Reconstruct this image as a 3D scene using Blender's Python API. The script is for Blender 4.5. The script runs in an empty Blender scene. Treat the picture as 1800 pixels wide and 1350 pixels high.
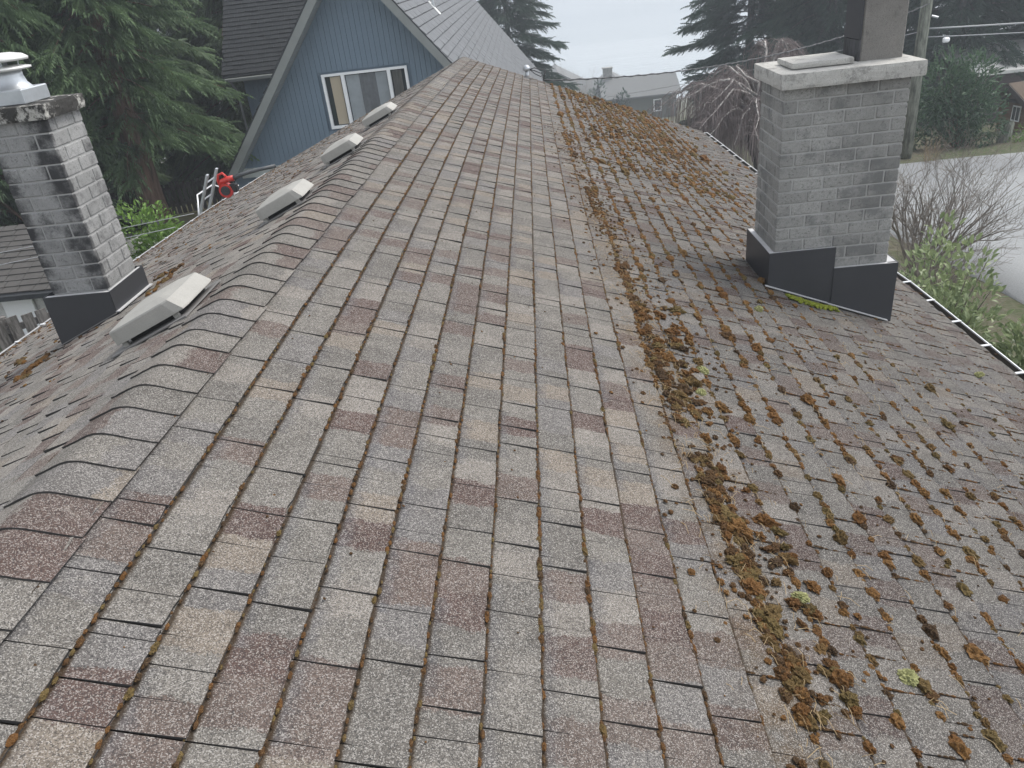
import bpy, math, random
import numpy as np
from mathutils import Matrix, Vector, noise as mnoise

random.seed(7); RNG = np.random.default_rng(11)
scene = bpy.context.scene
col = scene.collection
R = math.radians

# ------------------------------------------------------------------ camera
cam_d = bpy.data.cameras.new('camera'); cam = bpy.data.objects.new('camera', cam_d); col.objects.link(cam)
cam_d.sensor_width = 36.0; cam_d.lens = 27.04; cam_d.clip_start = 0.05; cam_d.clip_end = 9000
CR = Vector((0.99451368, 0.0063932, -0.10441101))      # right, down, forward of the camera in the world
CD = Vector((-0.08864144, -0.47849044, -0.87360723))
CF = Vector((-0.05554482, 0.87806949, -0.47529858))
cam.matrix_world = Matrix(((CR.x, -CD.x, -CF.x, 0), (CR.y, -CD.y, -CF.y, 0), (CR.z, -CD.z, -CF.z, 0), (0, 0, 0, 1)))
scene.camera = cam

# ------------------------------------------------------------------ sky and sun (bright overcast)
SUN_EL, SUN_AZ = R(55), R(62)       # azimuth clockwise from +Y
world = bpy.data.worlds.new('World'); scene.world = world; world.use_nodes = True
wn = world.node_tree; bgn = wn.nodes['Background']
sky = wn.nodes.new('ShaderNodeTexSky'); sky.sky_type = 'NISHITA'; sky.sun_disc = False
sky.sun_elevation = SUN_EL; sky.sun_rotation = SUN_AZ; sky.air_density = 1.0; sky.dust_density = 1.2; sky.ozone_density = 1.0
hs = wn.nodes.new('ShaderNodeHueSaturation'); hs.inputs['Saturation'].default_value = 0.22
wn.links.new(sky.outputs[0], hs.inputs['Color']); wn.links.new(hs.outputs[0], bgn.inputs['Color'])
bgn.inputs['Strength'].default_value = 0.13
sun_d = bpy.data.lights.new('sun', 'SUN'); sun_d.energy = 1.0; sun_d.angle = R(25); sun_d.color = (1.0, 0.95, 0.88)
sun = bpy.data.objects.new('sun', sun_d); col.objects.link(sun)
sdir = Vector((math.sin(SUN_AZ) * math.cos(SUN_EL), math.cos(SUN_AZ) * math.cos(SUN_EL), math.sin(SUN_EL)))
sun.rotation_euler = sdir.to_track_quat('Z', 'Y').to_euler(); sun.location = (0, 0, 30)
scene.view_settings.view_transform = 'Standard'; scene.view_settings.look = 'None'
scene.view_settings.exposure = 1.44; scene.view_settings.gamma = 1.0; scene.view_settings.use_curve_mapping = False

# ------------------------------------------------------------------ materials
class NT:
    def __init__(s, name, rough=0.85, spec=0.3):
        s.m = bpy.data.materials.new(name); s.m.use_nodes = True; s.t = s.m.node_tree
        s.b = s.t.nodes['Principled BSDF']; s.b.inputs['Roughness'].default_value = rough
        s.b.inputs['Specular IOR Level'].default_value = spec
    def n(s, typ, **kw):
        nd = s.t.nodes.new('ShaderNode' + typ)
        for k, v in kw.items(): setattr(nd, k, v)
        return nd
    def link(s, a, b): s.t.links.new(a, b)
    def put(s, sock, v):
        if isinstance(v, (int, float)): sock.default_value = v
        elif isinstance(v, (tuple, list)): sock.default_value = tuple(v) + ((1.0,) if len(v) == 3 and sock.type == 'RGBA' else ())
        else: s.link(v, sock)
    def math(s, op, a, b=0.0, c=0.0, clamp=False):
        nd = s.n('Math', operation=op, use_clamp=clamp)
        s.put(nd.inputs[0], a); s.put(nd.inputs[1], b); s.put(nd.inputs[2], c); return nd.outputs[0]
    def mix(s, f, a, b, blend='MIX'):
        nd = s.n('Mix', data_type='RGBA', blend_type=blend)
        s.put(nd.inputs[0], f); s.put(nd.inputs[6], a); s.put(nd.inputs[7], b); return nd.outputs[2]
    def noise(s, vec, scale, detail=3, rough=0.55, dim='3D'):
        nd = s.n('TexNoise', noise_dimensions=dim); s.link(vec, nd.inputs['Vector'])
        nd.inputs['Scale'].default_value = scale; nd.inputs['Detail'].default_value = detail; nd.inputs['Roughness'].default_value = rough
        return nd.outputs['Fac']
    def smooth(s, x, lo, hi, o0=0.0, o1=1.0):
        nd = s.n('MapRange', interpolation_type='SMOOTHSTEP'); s.put(nd.inputs[0], x)
        for i, v in enumerate((lo, hi, o0, o1)): s.put(nd.inputs[1 + i], v)
        return nd.outputs[0]
    def ramp(s, x, stops, const=False):
        nd = s.n('ValToRGB'); r = nd.color_ramp; r.interpolation = 'CONSTANT' if const else 'LINEAR'
        while len(r.elements) < len(stops): r.elements.new(0.5)
        for e, (p, c) in zip(r.elements, stops): e.position = p; e.color = tuple(c) + (1,)
        s.put(nd.inputs[0], x); return nd.outputs[0]
    def obj(s): return s.n('TexCoord').outputs['Object']
    def pos(s): return s.n('NewGeometry').outputs['Position']
    def color(s, c): s.put(s.b.inputs['Base Color'], c)
    def bump(s, h, strength=0.4, dist=0.01):
        nd = s.n('Bump'); nd.inputs['Strength'].default_value = strength; nd.inputs['Distance'].default_value = dist
        s.link(h, nd.inputs['Height']); s.link(nd.outputs[0], s.b.inputs['Normal'])

def mix_scale(c, k): return tuple(x * k for x in c)

def simple(name, c, rough=0.7, var=0.2, scale=6.0, bump=0.0, metal=0.0, spec=0.4, fine=0.0):
    m = NT(name, rough, spec); p = m.pos()
    f = m.noise(p, scale, 5, 0.6)
    cc = m.mix(f, mix_scale(c, 1 - var), mix_scale(c, 1 + var))
    if fine: cc = m.mix(m.noise(p, scale * 40, 2), mix_scale(c, 1 - fine), cc)
    m.color(cc); m.b.inputs['Metallic'].default_value = metal
    if bump: m.bump(m.noise(p, scale * 8, 4), bump, 0.01)
    return m.m

EXPO, S0, LN = 0.143, 0.145, 4.75     # shingle exposure, first course, slope length

def shingle_material():
    m = NT('asphalt_shingle_granules', 0.96, 0.08)
    uv = m.n('UVMap', uv_map='UVMap').outputs[0]
    sp = m.n('SeparateXYZ'); m.link(uv, sp.inputs[0]); u, v = sp.outputs[0], sp.outputs[1]
    cv = m.math('DIVIDE', m.math('SUBTRACT', v, S0), EXPO)
    course = m.math('FLOOR', cv); fr = m.math('SUBTRACT', cv, course)
    pos = m.pos()
    jit = m.math('MULTIPLY', m.math('SUBTRACT', m.noise(pos, 160, 2), 0.5), 0.28)
    jit2 = m.math('MULTIPLY', m.math('SUBTRACT', m.noise(pos, 14, 2), 0.5), 0.5)
    uj = m.math('ADD', m.math('ADD', m.math('ADD', m.math('DIVIDE', u, 0.125), m.math('MULTIPLY', course, 7.31)), jit), jit2)
    cb = m.n('CombineXYZ'); m.link(m.math('FLOOR', uj), cb.inputs[0]); m.link(course, cb.inputs[1])
    wnz = m.n('TexWhiteNoise', noise_dimensions='2D'); m.link(cb.outputs[0], wnz.inputs['Vector'])
    base = m.ramp(wnz.outputs['Value'], [(0.0, (.150, .150, .146)), (.15, (.235, .230, .220)), (.30, (.185, .185, .178)), (.44, (.225, .205, .180)),
                                         (.52, (.198, .197, .190)), (.66, (.138, .112, .104)), (.78, (.106, .075, .070)), (.89, (.170, .172, .178))], True)
    # printed shadow line along the head of some tabs
    cb2 = m.n('CombineXYZ'); m.link(m.math('FLOOR', m.math('ADD', m.math('DIVIDE', u, 0.31), m.math('MULTIPLY', course, 3.7))), cb2.inputs[0]); m.link(course, cb2.inputs[1])
    wn2 = m.n('TexWhiteNoise', noise_dimensions='2D'); m.link(cb2.outputs[0], wn2.inputs['Vector'])
    band = m.math('MULTIPLY', m.smooth(m.math('ADD', fr, m.math('MULTIPLY', m.math('SUBTRACT', m.noise(pos, 35, 3), .5), .5)), 0.05, 0.42, 1, 0), m.smooth(wn2.outputs['Value'], .45, .6))
    base = m.mix(m.math('MULTIPLY', band, .62), base, (.105, .112, .132))
    # big soft weathering
    base = m.mix(m.smooth(m.noise(pos, .7, 4), .35, .7, .0, .3), base, (.175, .172, .165))
    base = m.mix(m.smooth(m.noise(pos, 11, 5, .65), .40, .66, 0, .5), base, m.mix(1.0, base, (.62, .61, .60), 'MULTIPLY'))
    base = m.mix(m.smooth(m.noise(pos, 23, 3, .6), .58, .75, 0, .35), base, (.29, .28, .26))
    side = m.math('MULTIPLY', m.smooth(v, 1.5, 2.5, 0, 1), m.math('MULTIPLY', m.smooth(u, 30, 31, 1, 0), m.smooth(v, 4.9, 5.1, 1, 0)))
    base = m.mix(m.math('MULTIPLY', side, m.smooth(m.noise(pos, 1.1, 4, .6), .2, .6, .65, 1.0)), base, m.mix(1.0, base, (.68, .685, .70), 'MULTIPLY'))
    # soil smeared downhill from the scraped moss
    y = m.n('SeparateXYZ'); m.link(pos, y.inputs[0])
    vt = m.math('ADD', m.math('MULTIPLY', y.outputs[1], -0.036), 2.00)
    dd = m.math('SUBTRACT', v, vt)
    soil = m.math('MULTIPLY', m.smooth(m.math('ABSOLUTE', dd), .02, .20, 1, 0), m.smooth(m.noise(pos, 9, 5, .7), .36, .66))
    soil = m.math('MULTIPLY', soil, m.math('MULTIPLY', m.smooth(y.outputs[0], 0.0, .2), m.smooth(y.outputs[1], 9.5, 10.2, 1, 0)))
    base = m.mix(m.math('MULTIPLY', soil, .75), base, (.115, .083, .05))
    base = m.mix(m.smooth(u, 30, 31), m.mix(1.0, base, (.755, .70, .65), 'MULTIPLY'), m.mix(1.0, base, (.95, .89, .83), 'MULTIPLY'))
    # granules: light and dark grains
    vo = m.n('TexVoronoi', feature='F1'); m.link(pos, vo.inputs['Vector']); vo.inputs['Scale'].default_value = 430
    sx = m.n('SeparateXYZ'); m.link(vo.outputs['Color'], sx.inputs[0])
    g = sx.outputs[0]
    base = m.mix(m.smooth(g, .60, 1.0, 0, .40), base, (.50, .48, .45))
    base = m.mix(m.smooth(g, .40, .02, 0, .75), base, (.035, .035, .036))
    # dirt and moss staining in the joint below each course edge
    jn = m.noise(pos, 30, 4, .7)
    jd = m.smooth(m.math('ADD', fr, m.math('MULTIPLY', jn, -.09)), 0.0, .075, 1, 0)
    base = m.mix(m.math('MULTIPLY', jd, .85), base, m.mix(m.noise(pos, 5, 3), (.014, .012, .010), (.055, .034, .016)))
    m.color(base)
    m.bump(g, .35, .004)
    return m.m

def brick_material(name, c, stain, stain_amt, var=.16, thr=.5, front=None):
    m = NT(name, .9, .25); pos = m.pos()
    oi = m.n('ObjectInfo').outputs['Random']
    base = m.mix(oi, mix_scale(c, 1 - var), mix_scale(c, 1 + var))
    base = m.mix(m.smooth(m.noise(pos, 90, 4, .7), .3, .75, .0, .5), base, mix_scale(c, .55))
    base = m.mix(m.smooth(m.noise(pos, 400, 1), .62, .72, 0, .75), base, mix_scale(c, .25))
    pits = m.n('TexVoronoi'); m.link(pos, pits.inputs['Vector']); pits.inputs['Scale'].default_value = 95
    pit = m.smooth(pits.outputs['Distance'], .05, .16, 1, 0)
    base = m.mix(m.math('MULTIPLY', pit, .7), base, mix_scale(c, .2))
    base = m.mix(m.smooth(m.noise(pos, 62, 3, .75), .56, .66, 0, .6), base, mix_scale(c, .22))
    base = m.mix(m.smooth(m.noise(pos, 2.6, 4, .6), .42, .68, 0, .45), base, mix_scale(c, .5))
    st = m.smooth(m.math('ADD', m.noise(pos, 4.3, 6, .68), m.math('MULTIPLY', m.noise(pos, 160, 3, .8), .22)), thr, thr + .12)
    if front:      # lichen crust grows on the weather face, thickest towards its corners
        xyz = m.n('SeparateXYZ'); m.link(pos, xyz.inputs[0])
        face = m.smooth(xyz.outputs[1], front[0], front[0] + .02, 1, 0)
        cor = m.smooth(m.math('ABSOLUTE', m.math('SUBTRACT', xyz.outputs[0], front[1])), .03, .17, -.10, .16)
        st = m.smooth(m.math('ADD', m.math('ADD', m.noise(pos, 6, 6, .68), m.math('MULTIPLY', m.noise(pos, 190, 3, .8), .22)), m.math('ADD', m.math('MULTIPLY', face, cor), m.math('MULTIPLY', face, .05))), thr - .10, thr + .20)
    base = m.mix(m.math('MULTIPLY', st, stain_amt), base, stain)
    m.color(base); m.bump(m.noise(pos, 140, 4, .7), .5, .004); return m.m

def concrete_material(name, c, stain_amt, thr):
    m = NT(name, .92, .25); pos = m.pos()
    base = m.mix(m.noise(pos, 12, 6, .7), mix_scale(c, .72), mix_scale(c, 1.25))
    base = m.mix(m.smooth(m.noise(pos, 170, 3, .8), .5, .75, 0, .8), base, mix_scale(c, .25))
    st = m.smooth(m.math('ADD', m.noise(pos, 7, 7, .72), m.math('MULTIPLY', m.noise(pos, 110, 3, .8), .2)), thr, thr + .1)
    base = m.mix(m.math('MULTIPLY', st, stain_amt), base, (.022, .021, .02))
    m.color(base); m.bump(m.noise(pos, 60, 6, .75), .7, .012); return m.m

def foliage_material(name, dark, light, transl=.25, rough=.6):
    m = NT(name, rough, .3); pos = m.pos()
    a = m.n('Attribute', attribute_name='tone').outputs['Fac']
    oi = m.n('ObjectInfo').outputs['Random']
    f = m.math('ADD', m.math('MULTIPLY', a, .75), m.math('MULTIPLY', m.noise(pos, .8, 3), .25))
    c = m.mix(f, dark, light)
    m.color(c)
    tr = m.n('BsdfTranslucent'); m.link(c, tr.inputs[0])
    ms = m.n('MixShader'); ms.inputs[0].default_value = transl
    out = m.t.nodes['Material Output']
    m.link(m.b.outputs[0], ms.inputs[1]); m.link(tr.outputs[0], ms.inputs[2]); m.link(ms.outputs[0], out.inputs[0])
    return m.m

def moss_material():
    m = NT('cushion_moss', .95, .15); pos = m.pos()
    a = m.n('Attribute', attribute_name='tone').outputs['Fac']; oi = m.n('ObjectInfo').outputs['Random']
    f = m.math('FRACT', m.math('ADD', a, m.math('MULTIPLY', oi, .12)))
    c = m.ramp(f, [(0, (.075, .047, .026)), (.25, (.150, .072, .026)), (.45, (.200, .108, .040)), (.62, (.135, .088, .038)), (.80, (.14, .105, .042)), (.92, (.062, .041, .028)), (1, (.075, .047, .026))])
    c = m.mix(m.smooth(m.noise(pos, 170, 3, .7), .3, .7, 0, .8), c, m.mix(1.0, c, (.32, .30, .30), 'MULTIPLY'))
    c = m.mix(m.smooth(m.noise(pos, 420, 2), .55, .72, 0, .6), c, (.30, .20, .09))
    m.color(c); m.bump(m.noise(pos, 300, 3, .7), .8, .006); return m.m

def bark_material(name, c, sc=6):
    m = NT(name, .95, .15); pos = m.pos(); mp = m.n('Mapping'); mp.inputs['Scale'].default_value = (1, 1, .18); m.link(pos, mp.inputs[0])
    f = m.noise(mp.outputs[0], sc * 3, 5, .7)
    m.color(m.mix(m.smooth(f, .3, .7), mix_scale(c, .4), mix_scale(c, 1.35))); m.bump(f, .9, .03); return m.m

M = {}
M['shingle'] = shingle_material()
M['shingle_edge'] = simple('shingle_cut_edge', (.045, .043, .041), .95, .3, 30)
M['deck'] = simple('roof_underlay', (.04, .034, .027), .95, .3, 8)
M['brick_grey'] = brick_material('grey_concrete_brick', (.30, .298, .283), (.13, .132, .13), .7, .2, .62)
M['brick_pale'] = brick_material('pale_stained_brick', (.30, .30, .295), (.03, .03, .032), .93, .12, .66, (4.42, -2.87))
M['mortar_grey'] = simple('grey_mortar', (.44, .437, .42), .95, .25, 20, .3, fine=.4)
M['mortar_pale'] = simple('pale_mortar', (.38, .38, .37), .95, .22, 20, .3, fine=.4)
M['crown'] = concrete_material('rough_concrete_crown', (.46, .45, .42), .35, .62)
M['crown_black'] = concrete_material('lichen_blackened_concrete', (.42, .41, .38), .95, .49)
M['flash_dark'] = simple('charcoal_metal_flashing', (.058, .060, .066), .42, .12, 5, metal=.35)
M['flash_edge'] = simple('sealant_bead', (.45, .45, .45), .6, .2, 30)
M['galv'] = simple('galvanised_steel', (.46, .48, .50), .42, .18, 14, metal=.75)
M['galv_pale'] = simple('weathered_pale_aluminium', (.62, .62, .60), .5, .1, 10, metal=.3)
M['vent'] = simple('weathered_grey_plastic', (.36, .35, .32), .6, .28, 9, .15, fine=.35)
M['vent_dark'] = simple('vent_throat', (.03, .03, .03), .8, .1)
M['lead'] = simple('vent_flange_metal', (.16, .155, .15), .7, .2, 12)
M['white'] = simple('white_paint', (.80, .81, .82), .45, .06, 6)
M['gutter_in'] = simple('gutter_dirt', (.045, .036, .028), .9, .5, 14, .4)
M['gutter'] = simple('white_gutter_metal', (.66, .67, .68), .4, .12, 7)
M['blue'] = simple('blue_grey_siding_paint', (.150, .205, .262), .65, .12, 1.6, fine=.15)
M['bargewood'] = simple('weathered_grey_fascia', (.25, .265, .255), .8, .3, 3, .2, fine=.25)
M['soffit'] = simple('soffit_boards', (.24, .26, .27), .7, .15, 5)
M['pale_board'] = simple('pale_skirting_board', (.42, .45, .44), .6, .1, 4)
M['roof_pale'] = simple('silver_grey_shingles', (.150, .158, .168), .85, .4, 2.2, .2, fine=.4)
M['roof_dark'] = simple('charcoal_old_shingles', (.040, .043, .047), .9, .35, 3, .2, fine=.3)
M['glass'] = simple('window_glass', (.025, .032, .036), .06, .2, 2, spec=.6)
M['curtain'] = simple('beige_curtain', (.50, .44, .34), .8, .08, 3)
M['sheer'] = simple('white_sheer_curtain', (.33, .36, .38), .8, .25, 5)
M['red'] = simple('red_plastic', (.50, .032, .024), .38, .1, 8)
M['black'] = simple('black_plastic', (.016, .016, .018), .45, .1, 8)
M['tube_grey'] = simple('dark_grey_blower_tube', (.070, .076, .080), .5, .1, 8)
M['stucco'] = concrete_material('white_stucco', (.58, .58, .57), .35, .63)
M['fence'] = bark_material('grey_weathered_pickets', (.16, .15, .14), 5)
M['fence_dark'] = bark_material('dark_old_pickets', (.05, .045, .04), 5)
M['bark'] = bark_material('conifer_bark', (.13, .085, .065), 3)
M['bark_grey'] = bark_material('grey_fir_bark', (.10, .10, .095), 3)
M['twig'] = simple('grey_twigs', (.20, .175, .15), .9, .35, 5)
M['willow'] = simple('purple_grey_twigs', (.185, .155, .15), .9, .3, 3)
M['willow_limb'] = bark_material('pale_willow_limb', (.38, .36, .34), 6)
M['willow_trunk'] = bark_material('dark_willow_trunk', (.045, .04, .038), 4)
M['pole'] = bark_material('pressure_treated_pole', (.21, .22, .185), 4)
M['wire'] = simple('pale_cable', (.30, .31, .32), .6, .1)
M['wire_dark'] = simple('dark_cable', (.07, .072, .075), .6, .1)
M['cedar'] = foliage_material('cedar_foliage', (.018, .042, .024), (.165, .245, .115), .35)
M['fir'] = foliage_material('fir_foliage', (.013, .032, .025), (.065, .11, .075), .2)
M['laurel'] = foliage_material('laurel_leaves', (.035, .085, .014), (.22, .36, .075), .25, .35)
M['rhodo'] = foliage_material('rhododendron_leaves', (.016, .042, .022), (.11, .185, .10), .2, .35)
M['shrubleaf'] = foliage_material('garden_shrub_leaves', (.07, .11, .045), (.36, .42, .22), .25, .4)
M['moss'] = moss_material()
M['moss_green'] = foliage_material('bright_green_moss', (.09, .11, .012), (.24, .27, .035), .1, .9)
M['lichen'] = foliage_material('pale_lichen', (.12, .125, .05), (.42, .42, .20), .1, .9)
M['straw'] = simple('dead_grass_straw', (.30, .22, .12), .9, .3, 20)
M['cabin'] = simple('brown_log_siding', (.12, .068, .034), .75, .25, 4, .2)
M['cabin_dark'] = simple('dark_brown_trim', (.035, .028, .026), .7, .2)
M['cabin_roof'] = simple('brown_shake_roof', (.12, .088, .062), .9, .35, 5, .4, fine=.4)
M['siding_plum'] = simple('plum_brown_siding', (.075, .055, .058), .8, .15, 3)
M['far_wall'] = simple('far_house_siding', (.115, .12, .10), .85, .1, 2)
M['far_roof'] = simple('far_grey_roof', (.165, .168, .165), .9, .15, 1.5, fine=.2)
M['plaster'] = concrete_material('sooty_plaster_flue', (.21, .20, .185), .3, .66)
M['soot'] = bark_material('sooty_streaked_metal', (.075, .075, .078), 8)

def mat_ground():
    m = NT('grass_and_soil', .95, .2); p = m.pos()
    c = m.mix(m.smooth(m.noise(p, .35, 5, .65), .4, .62), (.085, .078, .05), (.052, .072, .026))
    c = m.mix(m.smooth(m.noise(p, 6, 5, .7), .35, .7, 0, .7), c, (.13, .115, .085)); m.color(c); m.bump(m.noise(p, 12, 4, .7), .6, .05); return m.m
M['ground'] = mat_ground()
def mat_road():
    m = NT('pale_worn_asphalt', .9, .25); p = m.pos()
    c = m.mix(m.noise(p, .45, 5, .6), (.25, .26, .265), (.32, .325, .32))
    c = m.mix(m.smooth(m.noise(p, 55, 2), .35, .7, 0, .45), c, (.13, .14, .145))
    c = m.mix(m.smooth(m.noise(p, .13, 2), .6, .68, 0, .5), c, (.15, .155, .16)); m.color(c); m.bump(m.noise(p, 70, 2), .3, .01); return m.m
M['road'] = mat_road()
def mat_sea():
    m = NT('calm_sea', .18, .5); p = m.pos(); mp = m.n('Mapping'); mp.inputs['Scale'].default_value = (.25, 1, 1); m.link(p, mp.inputs[0])
    m.color(m.mix(m.smooth(m.noise(mp.outputs[0], .012, 4, .5), .35, .65), (.20, .235, .25), (.30, .33, .34)))
    m.bump(m.noise(mp.outputs[0], .55, 4, .6), .25, .4); return m.m
M['sea'] = mat_sea()

# ------------------------------------------------------------------ mesh helpers
def mesh_np(name, V, F, mats, mi=None, uv=None, tone=None, smooth=False):
    """V (n,3); F list of tuples or (m,k) array"""
    me = bpy.data.meshes.new(name); V = np.asarray(V, np.float32)
    if isinstance(F, np.ndarray):
        k = F.shape[1]; loops = F.ravel().astype(np.int32); nf = len(F); starts = np.arange(nf, dtype=np.int32) * k
    else:
        cnt = np.fromiter((len(f) for f in F), np.int32, len(F)); loops = np.fromiter((i for f in F for i in f), np.int32); nf = len(F)
        starts = (np.cumsum(cnt) - cnt).astype(np.int32)
    me.vertices.add(len(V)); me.vertices.foreach_set('co', V.ravel())
    me.loops.add(len(loops)); me.loops.foreach_set('vertex_index', loops)
    me.polygons.add(nf); me.polygons.foreach_set('loop_start', starts)
    for mt in mats: me.materials.append(mt)
    if mi is not None: me.polygons.foreach_set('material_index', np.asarray(mi, np.int32))
    me.polygons.foreach_set('use_smooth', np.full(nf, bool(smooth)))
    if uv is not None:
        l = me.uv_layers.new(name='UVMap'); l.data.foreach_set('uv', np.asarray(uv, np.float32)[loops].ravel())
    if tone is not None:
        a = me.attributes.new('tone', 'FLOAT', 'POINT'); a.data.foreach_set('value', np.asarray(tone, np.float32))
    me.update(calc_edges=True); me.validate()
    return me

def link(name, data, parent=None, loc=None):
    o = bpy.data.objects.new(name, data); col.objects.link(o)
    if parent is not None: o.parent = parent
    if loc is not None: o.location = loc
    return o

def tag(o, label=None, cat=None, group=None, kind=None):
    if label: o['label'] = label
    if cat: o['category'] = cat
    if group: o['group'] = group
    if kind: o['kind'] = kind
    return o

def thing(name, loc, label, cat, group=None):
    return tag(link(name, None, None, loc), label, cat, group)

def root_loc(p):
    v = Vector((0, 0, 0))
    while p is not None: v = v + Vector(p.location); p = p.parent
    return v

class MB:
    def __init__(s): s.v = []; s.f = []
    def add(s, V, F):
        o = len(s.v); s.v += [tuple(p) for p in V]; s.f += [tuple(i + o for i in f) for f in F]; return s
    def box(s, c, d, b=0.0, rot=None):
        V, F = cbox(d[0], d[1], d[2], b)
        V = [Vector(p) for p in V]
        if rot is not None: V = [rot @ p for p in V]
        return s.add([p + Vector(c) for p in V], F)
    def bar(s, a, b, w, h, up=(0, 0, 1)):
        a, b = Vector(a), Vector(b); d = (b - a); L = d.length; d.normalize()
        x = d.cross(Vector(up)).normalized(); z = x.cross(d)
        V = []
        for p in (a, b):
            for sx, sz in ((-1, -1), (1, -1), (1, 1), (-1, 1)): V.append(p + x * sx * w / 2 + z * sz * h / 2)
        return s.add(V, [(0, 1, 2, 3)[::-1], (4, 5, 6, 7), (0, 1, 5, 4), (1, 2, 6, 5), (2, 3, 7, 6), (3, 0, 4, 7)])
    def tube(s, pts, rad, n=8, cap=True):
        V, F = tube(pts, rad, n, cap); return s.add(V, F)
    def prism(s, poly, d):
        """poly: ordered 3D points, d: extrusion vector"""
        d = Vector(d); n = len(poly); P = [Vector(p) for p in poly]
        nn = Vector((0, 0, 0))
        for i in range(n): nn += P[i].cross(P[(i + 1) % n])
        if nn.dot(d) > 0: P = P[::-1]
        V = P + [p + d for p in P]
        return s.add(V, [tuple(range(n)), tuple(range(2 * n - 1, n - 1, -1))] + [(i, i + n, (i + 1) % n + n, (i + 1) % n) for i in range(n)])
    def lathe(s, prof, c, n=20):
        V = []; F = []
        for r, z in prof:
            for k in range(n): a = 2 * math.pi * k / n; V.append((c[0] + r * math.cos(a), c[1] + r * math.sin(a), c[2] + z))
        for i in range(len(prof) - 1):
            for k in range(n): F.append((i * n + k, i * n + (k + 1) % n, (i + 1) * n + (k + 1) % n, (i + 1) * n + k))
        F.append(tuple(range(n))[::-1]); F.append(tuple(range((len(prof) - 1) * n, len(prof) * n)))
        return s.add(V, F)
    def build(s, name, mat, parent=None, smooth=False, loc=None):
        off = root_loc(parent) if loc is None else Vector(loc)
        V = np.array(s.v, np.float32) - np.array(off, np.float32)
        o = link(name, mesh_np(name, V, s.f, [mat], smooth=smooth), parent)
        if loc is not None: o.location = Vector(loc) - (root_loc(parent) if parent else Vector((0, 0, 0)))
        return o

def cbox(sx, sy, sz, b=0.0):
    hx, hy, hz = sx / 2, sy / 2, sz / 2
    if b <= 0:
        V = [(x, y, z) for z in (-hz, hz) for x, y in ((-hx, -hy), (hx, -hy), (hx, hy), (-hx, hy))]
        return V, [(3, 2, 1, 0), (4, 5, 6, 7), (0, 1, 5, 4), (1, 2, 6, 5), (2, 3, 7, 6), (3, 0, 4, 7)]
    V = []; idx = {}
    def vid(p):
        if p not in idx: idx[p] = len(V); V.append(p)
        return idx[p]
    H = (hx, hy, hz); F = []
    def P(ax, sgn):  # sgn = signs tuple, face axis ax
        return vid(tuple(sgn[i] * (H[i] if i == ax else H[i] - b) for i in range(3)))
    for ax in range(3):
        o = [i for i in range(3) if i != ax]
        for s in (-1, 1):
            q = []
            for a, c in ((-1, -1), (1, -1), (1, 1), (-1, 1)):
                sg = [0, 0, 0]; sg[ax] = s; sg[o[0]] = a; sg[o[1]] = c; q.append(P(ax, tuple(sg)))
            flip = (s < 0) != (ax == 1)
            F.append(tuple(q[::-1] if flip else q))
    for ax in range(3):           # edges parallel to ax
        a1, a2 = [i for i in range(3) if i != ax]
        for s1 in (-1, 1):
            for s2 in (-1, 1):
                sg = [0, 0, 0]; sg[a1] = s1; sg[a2] = s2
                lo, hi = list(sg), list(sg); lo[ax] = -1; hi[ax] = 1
                q = [P(a1, tuple(lo)), P(a2, tuple(lo)), P(a2, tuple(hi)), P(a1, tuple(hi))]
                F.append(fix(V, q))
    for s0 in (-1, 1):
        for s1 in (-1, 1):
            for s2 in (-1, 1):
                F.append(fix(V, [P(0, (s0, s1, s2)), P(1, (s0, s1, s2)), P(2, (s0, s1, s2))]))
    return V, F
def fix(V, q):
    a, b, c = (Vector(V[i]) for i in q[:3]); n = (b - a).cross(c - a); m = sum((Vector(V[i]) for i in q), Vector((0, 0, 0)))
    return tuple(q if n.dot(m) > 0 else q[::-1])

def tube(pts, rad, n=8, cap=True):
    pts = [Vector(p) for p in pts]; m = len(pts)
    if not hasattr(rad, '__len__'): rad = [rad] * m
    V = []; F = []; ref = None
    for i, p in enumerate(pts):
        d = (pts[min(i + 1, m - 1)] - pts[max(i - 1, 0)]).normalized()
        if ref is None: ref = d.orthogonal().normalized()
        x = (ref - d * ref.dot(d)).normalized(); ref = x; y = d.cross(x)
        for k in range(n):
            a = 2 * math.pi * k / n; V.append(p + (x * math.cos(a) + y * math.sin(a)) * rad[i])
    for i in range(m - 1):
        for k in range(n): F.append((i * n + k, i * n + (k + 1) % n, (i + 1) * n + (k + 1) % n, (i + 1) * n + k))
    if cap: F.append(tuple(range(n))[::-1]); F.append(tuple(range((m - 1) * n, m * n)))
    return V, F

def proj(P):
    P = np.asarray(P, float).reshape(-1, 3)
    c = P @ np.array([[*CR], [*CD], [*CF]]).T
    z = np.maximum(c[:, 2], 1e-3)
    return 512 + 769.1 * c[:, 0] / z, 384 + 769.1 * c[:, 1] / z, c[:, 2]

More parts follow.
